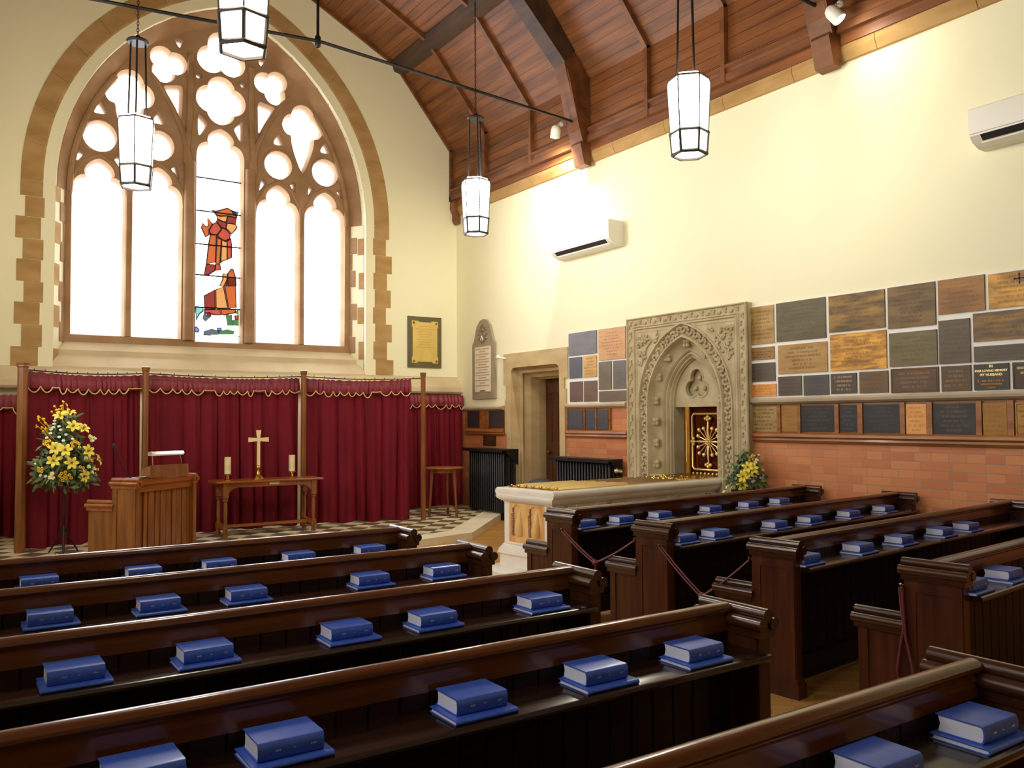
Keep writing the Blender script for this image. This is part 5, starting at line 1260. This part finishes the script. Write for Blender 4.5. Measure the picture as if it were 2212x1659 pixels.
# ------------------------------------------------------------------ hanging lanterns
def hexr(r, z, k=6, a0=.26): return [(r*math.cos(a0+2*PI*i/k), r*math.sin(a0+2*PI*i/k), z) for i in range(k)]
def make_lantern():
    t = bpy.data.objects.new('hanging_lantern', None); C.objects.link(t)
    tiers = [(.125, 0), (.148, .012), (.162, .175), (.165, .205), (.187, .64), (.176, .68), (.155, .72)]
    g = MB(); vs = []; n = 6
    for r, z in [(.118, .006), (.142, .012), (.156, .18), (.160, .205), (.182, .64), (.17, .68), (.148, .71)]: vs += hexr(r, z)
    fs = [tuple(range(n))[::-1], tuple(range(6*n, 7*n))]
    for i in range(6): fs += [(i*n+k, i*n+(k+1) % n, (i+1)*n+(k+1) % n, (i+1)*n+k) for k in range(n)]
    g.add(vs, fs); g.build('glass_shade', M['lampglass'], t)
    f = MB()
    for i in range(6):
        col = [hexr(r, z)[i] for r, z in [(.148, .008), (.163, .185)]]; f.tube(col, .014, 6)
        col = [hexr(r, z)[i] for r, z in [(.166, .205), (.189, .64), (.178, .68)]]; f.tube(col, .007, 6)
    for r, z, th in ((.150, .006, .017), (.168, .195, .015), (.180, .68, .010)): f.tube(hexr(r, z), th, 6, closed=True)
    f.build('iron_frame', M['lampiron'], t)
    rd = MB()
    for k in range(3):
        a = .26+2*PI*k/3; rd.tube([(.10*math.cos(a), .10*math.sin(a), .69), (.08*math.cos(a), .08*math.sin(a), 1.50)], .010, 6)
    rd.build('suspension_rods', M['iron'], t)
    MB().lathe([(.10, 1.48), (.11, 1.50), (.10, 1.515), (.03, 1.53), (.02, 1.56)], (0, 0, 0), 14).build('ceiling_plate', M['iron'], t, True)
    ch = MB(); z = 1.56; k = 0
    while z < 3.02:
        pts = [((.010*math.cos(a) if k % 2 else 0), (0 if k % 2 else .010*math.cos(a)), z+.022+.024*math.sin(a)) for a in [2*PI*i/8 for i in range(8)]]
        ch.tube(pts, .0035, 5, closed=True); z += .036; k += 1
    ch.build('chain', M['iron'], t)
    return t
LN = [(1.60, 9.22, 'lit hexagonal lantern hanging before the light side of the great window'), (5.64, 9.22, 'lit hexagonal lantern hanging before the gable corner by the plaque wall'),
      (1.55, 5.36, 'lit hexagonal lantern over the middle pews, hanging before the window arch apex'), (5.52, 5.36, 'lit hexagonal lantern hanging high against the plaque wall')]
LN[0] = (1.60, 9.22, 'lit hexagonal lantern hanging in front of the tracery over the lectern')
ln0 = make_lantern()
for i, (x, y, l) in enumerate(LN):
    if i == 0: ln0.location = (x, y, 3.955); tag(ln0, l, 'lantern', 'hanging lanterns')
    else: copy_tree(ln0, (x, y, 3.945 if i < 2 else 3.93), 0, l)
# ------------------------------------------------------------------ flowers
def tf(pts, c, fr):
    r, u, n = fr; return [tuple(Vector(c)+r*p[0]+u*p[1]+n*p[2]) for p in pts]
def frame3(n, roll=0.):
    n = Vector(n).normalized(); a = Vector((0, 0, 1)) if abs(n.z) < .95 else Vector((1, 0, 0))
    r = a.cross(n).normalized(); u = n.cross(r)
    return (r*math.cos(roll)+u*math.sin(roll), u*math.cos(roll)-r*math.sin(roll), n)
def petals(mb, c, fr, k, L, w, up_, curl, rr):
    for i in range(k):
        a = 2*PI*i/k+rr.uniform(-.1, .1); ca, sa = math.cos(a), math.sin(a); vs = []
        for t, ww, hh_ in ((.04, .25, 0), (.3, .8, up_*.5), (.62, 1., up_*.9), (.86, .6, up_+curl*.5), (1., .05, up_*.9+curl)):
            for s in (-1, 0, 1):
                x, y = t*L, s*ww*w
                vs.append((x*ca-y*sa, x*sa+y*ca, L*(hh_+(.10 if s else 0)*(1-t))))
        fs = []
        for q in range(4): fs += [(q*3, q*3+1, q*3+4, q*3+3), (q*3+1, q*3+2, q*3+5, q*3+4)]
        mb.add(tf(vs, c, fr), fs)
def leafset(mb, c, fr, L, w, bend):
    vs = []
    for t, ww in ((0, .15), (.3, .9), (.6, 1.), (.85, .55), (1., .04)):
        for s in (-1, 0, 1): vs.append((s*ww*w, t*L, -bend*t*t*L+(.12*w if s else 0)))
    fs = []
    for q in range(4): fs += [(q*3, q*3+1, q*3+4, q*3+3), (q*3+1, q*3+2, q*3+5, q*3+4)]
    mb.add(tf(vs, c, fr), fs)
def arrangement(label, origin, rt, up_, ctr, rad, tab, sc, stand, seed, nleaf):
    """tab: flower spots (x along rt, z up) around ctr on a bulging cone of radius rad"""
    rr = random.Random(seed); root = thing('flower_arrangement', label, 'flower arrangement', origin)
    view = Vector((rt[1], -rt[0], 0)); R = Vector((rt[0], rt[1], 0)); Z = Vector((0, 0, 1))
    def pos(p, push=1.):
        dx, dz = (p[0]-ctr[0])/rad[0], (p[1]-ctr[1])/rad[1]; q = max(0., 1-dx*dx-dz*dz)
        return R*p[0]+Z*p[1]+view*(rad[0]*.75*math.sqrt(q)*push), (R*dx*.9+Z*(dz*.7+.25)+view*(.45+.8*q))
    L_, S_, B_, W_, K_ = tab
    for p in L_:
        c, n = pos(p, 1.1); mb = MB(); fr = frame3(n+Vector((rr.uniform(-.3, .3), rr.uniform(-.3, .3), .2)), rr.uniform(0, 6))
        petals(mb, c, fr, 6, .082*sc, .021*sc, .42, -.12, rr)
        o = mb.build('lily', M['yellow'], root, 80)
        st = MB()
        for k in range(5):
            a = k*1.256; st.tube(tf([(0, 0, 0), (.012*math.cos(a)*sc, .012*math.sin(a)*sc, .055*sc)], c, fr), .0028*sc, 5)
        st.build('stamens', M['bronzeeye'], o)
    mb = MB()
    for p in S_:
        c, n = pos(p, .6)
        for k in range(3): mb.ball(tuple(c+Vector((rr.uniform(-.014, .014), rr.uniform(-.014, .014), rr.uniform(-.014, .014)))*sc), rr.uniform(.008, .013)*sc, 7, 5)
        mb.tube([tuple(c), tuple(c+(R*(ctr[0]-p[0])*.5+Z*(-.14*sc)))], .0025*sc, 4)
    mb.build('yellow_spray', M['amber'], root, True)
    for p in B_:
        c, n = pos(p, 1.05); fr = frame3(n); mb = MB()
        ringp = [(.0125*sc*math.cos(a), .0125*sc*math.sin(a), .004) for a in [2*PI*i/12 for i in range(12)]]
        mb.tube(tf(ringp, c, fr), .0065*sc, 6, closed=True); o = mb.build('button_flower', M['amber'], root, True)
        e_ = MB(); e_.ball(tuple(c), .0085*sc, 8, 5); e_.build('flower_eye', M['bronzeeye'], o, True)
    for p in W_:
        c, n = pos(p, 1.0); mb = MB()
        mb.ball(tuple(c), .0165*sc, 9, 6, .6)
        petals(mb, c, frame3(n+Z*.6), 8, .02*sc, .007*sc, .25, 0, rr)
        mb.build('white_flower', M['petal'], root, True)
    for p in K_:
        c, n = pos(p, 1.0); mb = MB(); mb.ball(tuple(c), .018*sc, 9, 7, 1.15)
        petals(mb, c, frame3(n+Z*.4), 5, .026*sc, .012*sc, .6, 0, rr)
        mb.build('cream_bud', M['cream'], root, True)
    fol = MB()
    for k in range(nleaf):
        a = rr.uniform(0, 2*PI); q = .35+.65*math.sqrt(rr.random())
        dz = rr.uniform(-.85, .75) if rr.random() < .8 else rr.uniform(-.8, -.2); wid = (1-dz)*.46+.08 if dz > -.35 else .55+(1+dz)*.3
        p = (ctr[0]+rad[0]*wid*1.35*q*math.cos(a), ctr[1]+rad[1]*dz)
        dpt = math.sin(a)*rad[0]*.8*wid*q
        c = R*p[0]+Z*p[1]+view*dpt
        n = R*rr.uniform(-1, 1)+Z*rr.uniform(.0, 1)+view*rr.uniform(-.2, 1)
        out = (R*(p[0]-ctr[0])+view*dpt+Z*(.25*(p[1]-ctr[1])-.02))
        fr = frame3(n, rr.uniform(0, 6)); fol.cur = rr.choice((0, 0, 0, 1, 2, 2))
        if fol.cur == 2: leafset(fol, c, fr, .055*sc, .024*sc, .2)
        else: leafset(fol, c, fr, rr.uniform(.07, .12)*sc, rr.uniform(.012, .02)*sc, .5)
    for k in range(26):   # fronds falling at the rim
        a = rr.uniform(PI*.9, PI*2.1); c = R*(ctr[0]+rad[0]*.8*math.cos(a))+Z*(ctr[1]-rad[1]*.55)+view*(rad[0]*.5*abs(math.sin(a)))
        d = (R*math.cos(a)+view*.5*abs(math.sin(a))-Z*.9).normalized(); fol.cur = rr.choice((0, 1, 2))
        r_ = d.cross(view).normalized(); leafset(fol, c, (r_, d, r_.cross(d)), rr.uniform(.08, .15)*sc, .011*sc, .2)
    fol.build('foliage', [M['leaf'], M['leafl'], M['euc']], root)
    core = MB(); core.lathe([(.02, -.3*rad[1]), (.25*rad[0], -.24*rad[1]), (.35*rad[0], 0), (.2*rad[0], .4*rad[1]), (.03, .65*rad[1])], tuple(R*ctr[0]+Z*(ctr[1]-rad[1]*.25)), 12); core.build('foam_core', M['leaf'], root, True)
    stand(root, R*ctr[0])
    return root
O1 = (1.18, 10.92, PZ)
rel = lambda T: [(x-O1[0], z-PZ) for x, z in T]
def stand1(root, c):
    MB().tube([(0, 0, .02), (0, 0, .98)], .014, 8).lathe([(.03, .93), (.10, .99), (.11, 1.05), (.105, 1.05)], (0, 0, 0), 14).build('stand_stem', M['iron'], root, True)
    for k in range(3):
        a = 2*PI*k/3+.4; MB().tube([(0, 0, .32), (.07*math.cos(a), .07*math.sin(a), .16), (.17*math.cos(a), .17*math.sin(a), .006)], .009, 6).build('stand_leg', M['iron'], root, True)
arrangement('tall arrangement of yellow lilies and white flowers on a black stand beside the lectern', O1, (1., 0.), 0, (.0, 1.17), (.34, .50), [rel(LIL), rel(SPR), rel(BUT), rel(WHT), rel(CRM)], 1., stand1, 3, 900)
O2 = (7.28, 6.33, 0)
up2 = lambda T: [(x, z+.90) for x, z in T]
def stand2(root, c):
    MB().lathe([(.14, 0), (.14, .03), (.04, .08), (.035, .55), (.12, .66), (.14, .80), (.13, .80)], (0, 0, 0), 16).build('pedestal', M['iron'], root, True)
arrangement('smaller yellow and white flower arrangement at the foot of the carved shrine', O2, (.83, -.557), 0, (.03, 1.03), (.20, .22), [up2(LIL2), up2(SPR2), up2(BUT2), up2(WHT2), up2(CRM2)], .85, stand2, 8, 420)
# ------------------------------------------------------------------ daylight, lamps, camera
wd = bpy.data.worlds.new('sky'); bpy.context.scene.world = wd; wd.use_nodes = True
b = wd.node_tree.nodes['Background']; b.inputs[0].default_value = (.93, .96, 1., 1); b.inputs[1].default_value = SKY
def portal(loc, rot, sx, sy):
    L_ = bpy.data.lights.new('window_portal', 'AREA'); L_.shape = 'RECTANGLE'; L_.size = sx; L_.size_y = sy; L_.cycles.is_portal = True
    o = bpy.data.objects.new('window_portal', L_); C.objects.link(o); o.location = loc; o.rotation_euler = rot
portal((CX, D+.62, 5.2), (-PI/2, 0, 0), 4.4, 5.2)
for a_, b_ in LWIN: portal((LW-.32, (a_+b_)/2, 3.3), (PI/2, 0, -PI/2), b_-a_, 2.)
cam = bpy.data.cameras.new('camera'); cam.sensor_width = 36; cam.lens = 1839.016/2212*36; cam.clip_start = .05; cam.clip_end = 100
co = bpy.data.objects.new('camera', cam); C.objects.link(co)
yaw, pitch, roll = .5906, .0412, -.0055
f = Vector((math.sin(yaw)*math.cos(pitch), math.cos(yaw)*math.cos(pitch), math.sin(pitch))); r = Vector((math.cos(yaw), -math.sin(yaw), 0)); u = r.cross(f)
Rv = r*math.cos(roll)+u*math.sin(roll); Uv = u*math.cos(roll)-r*math.sin(roll)
co.matrix_world = Matrix(((Rv.x, Uv.x, -f.x, 0), (Rv.y, Uv.y, -f.y, 0), (Rv.z, Uv.z, -f.z, 1.58), (0, 0, 0, 1)))
sc = bpy.context.scene; sc.camera = co
sc.view_settings.view_transform = 'Standard'; sc.view_settings.look = 'None'; sc.view_settings.gamma = 1.; sc.view_settings.use_curve_mapping = False
sc.view_settings.exposure = EXPO
cy = sc.cycles; cy.use_denoising = True; cy.max_bounces = 7; cy.diffuse_bounces = 4; cy.glossy_bounces = 3; cy.transparent_max_bounces = 12; cy.sample_clamp_indirect = 6.; cy.caustics_reflective = False; cy.caustics_refractive = False
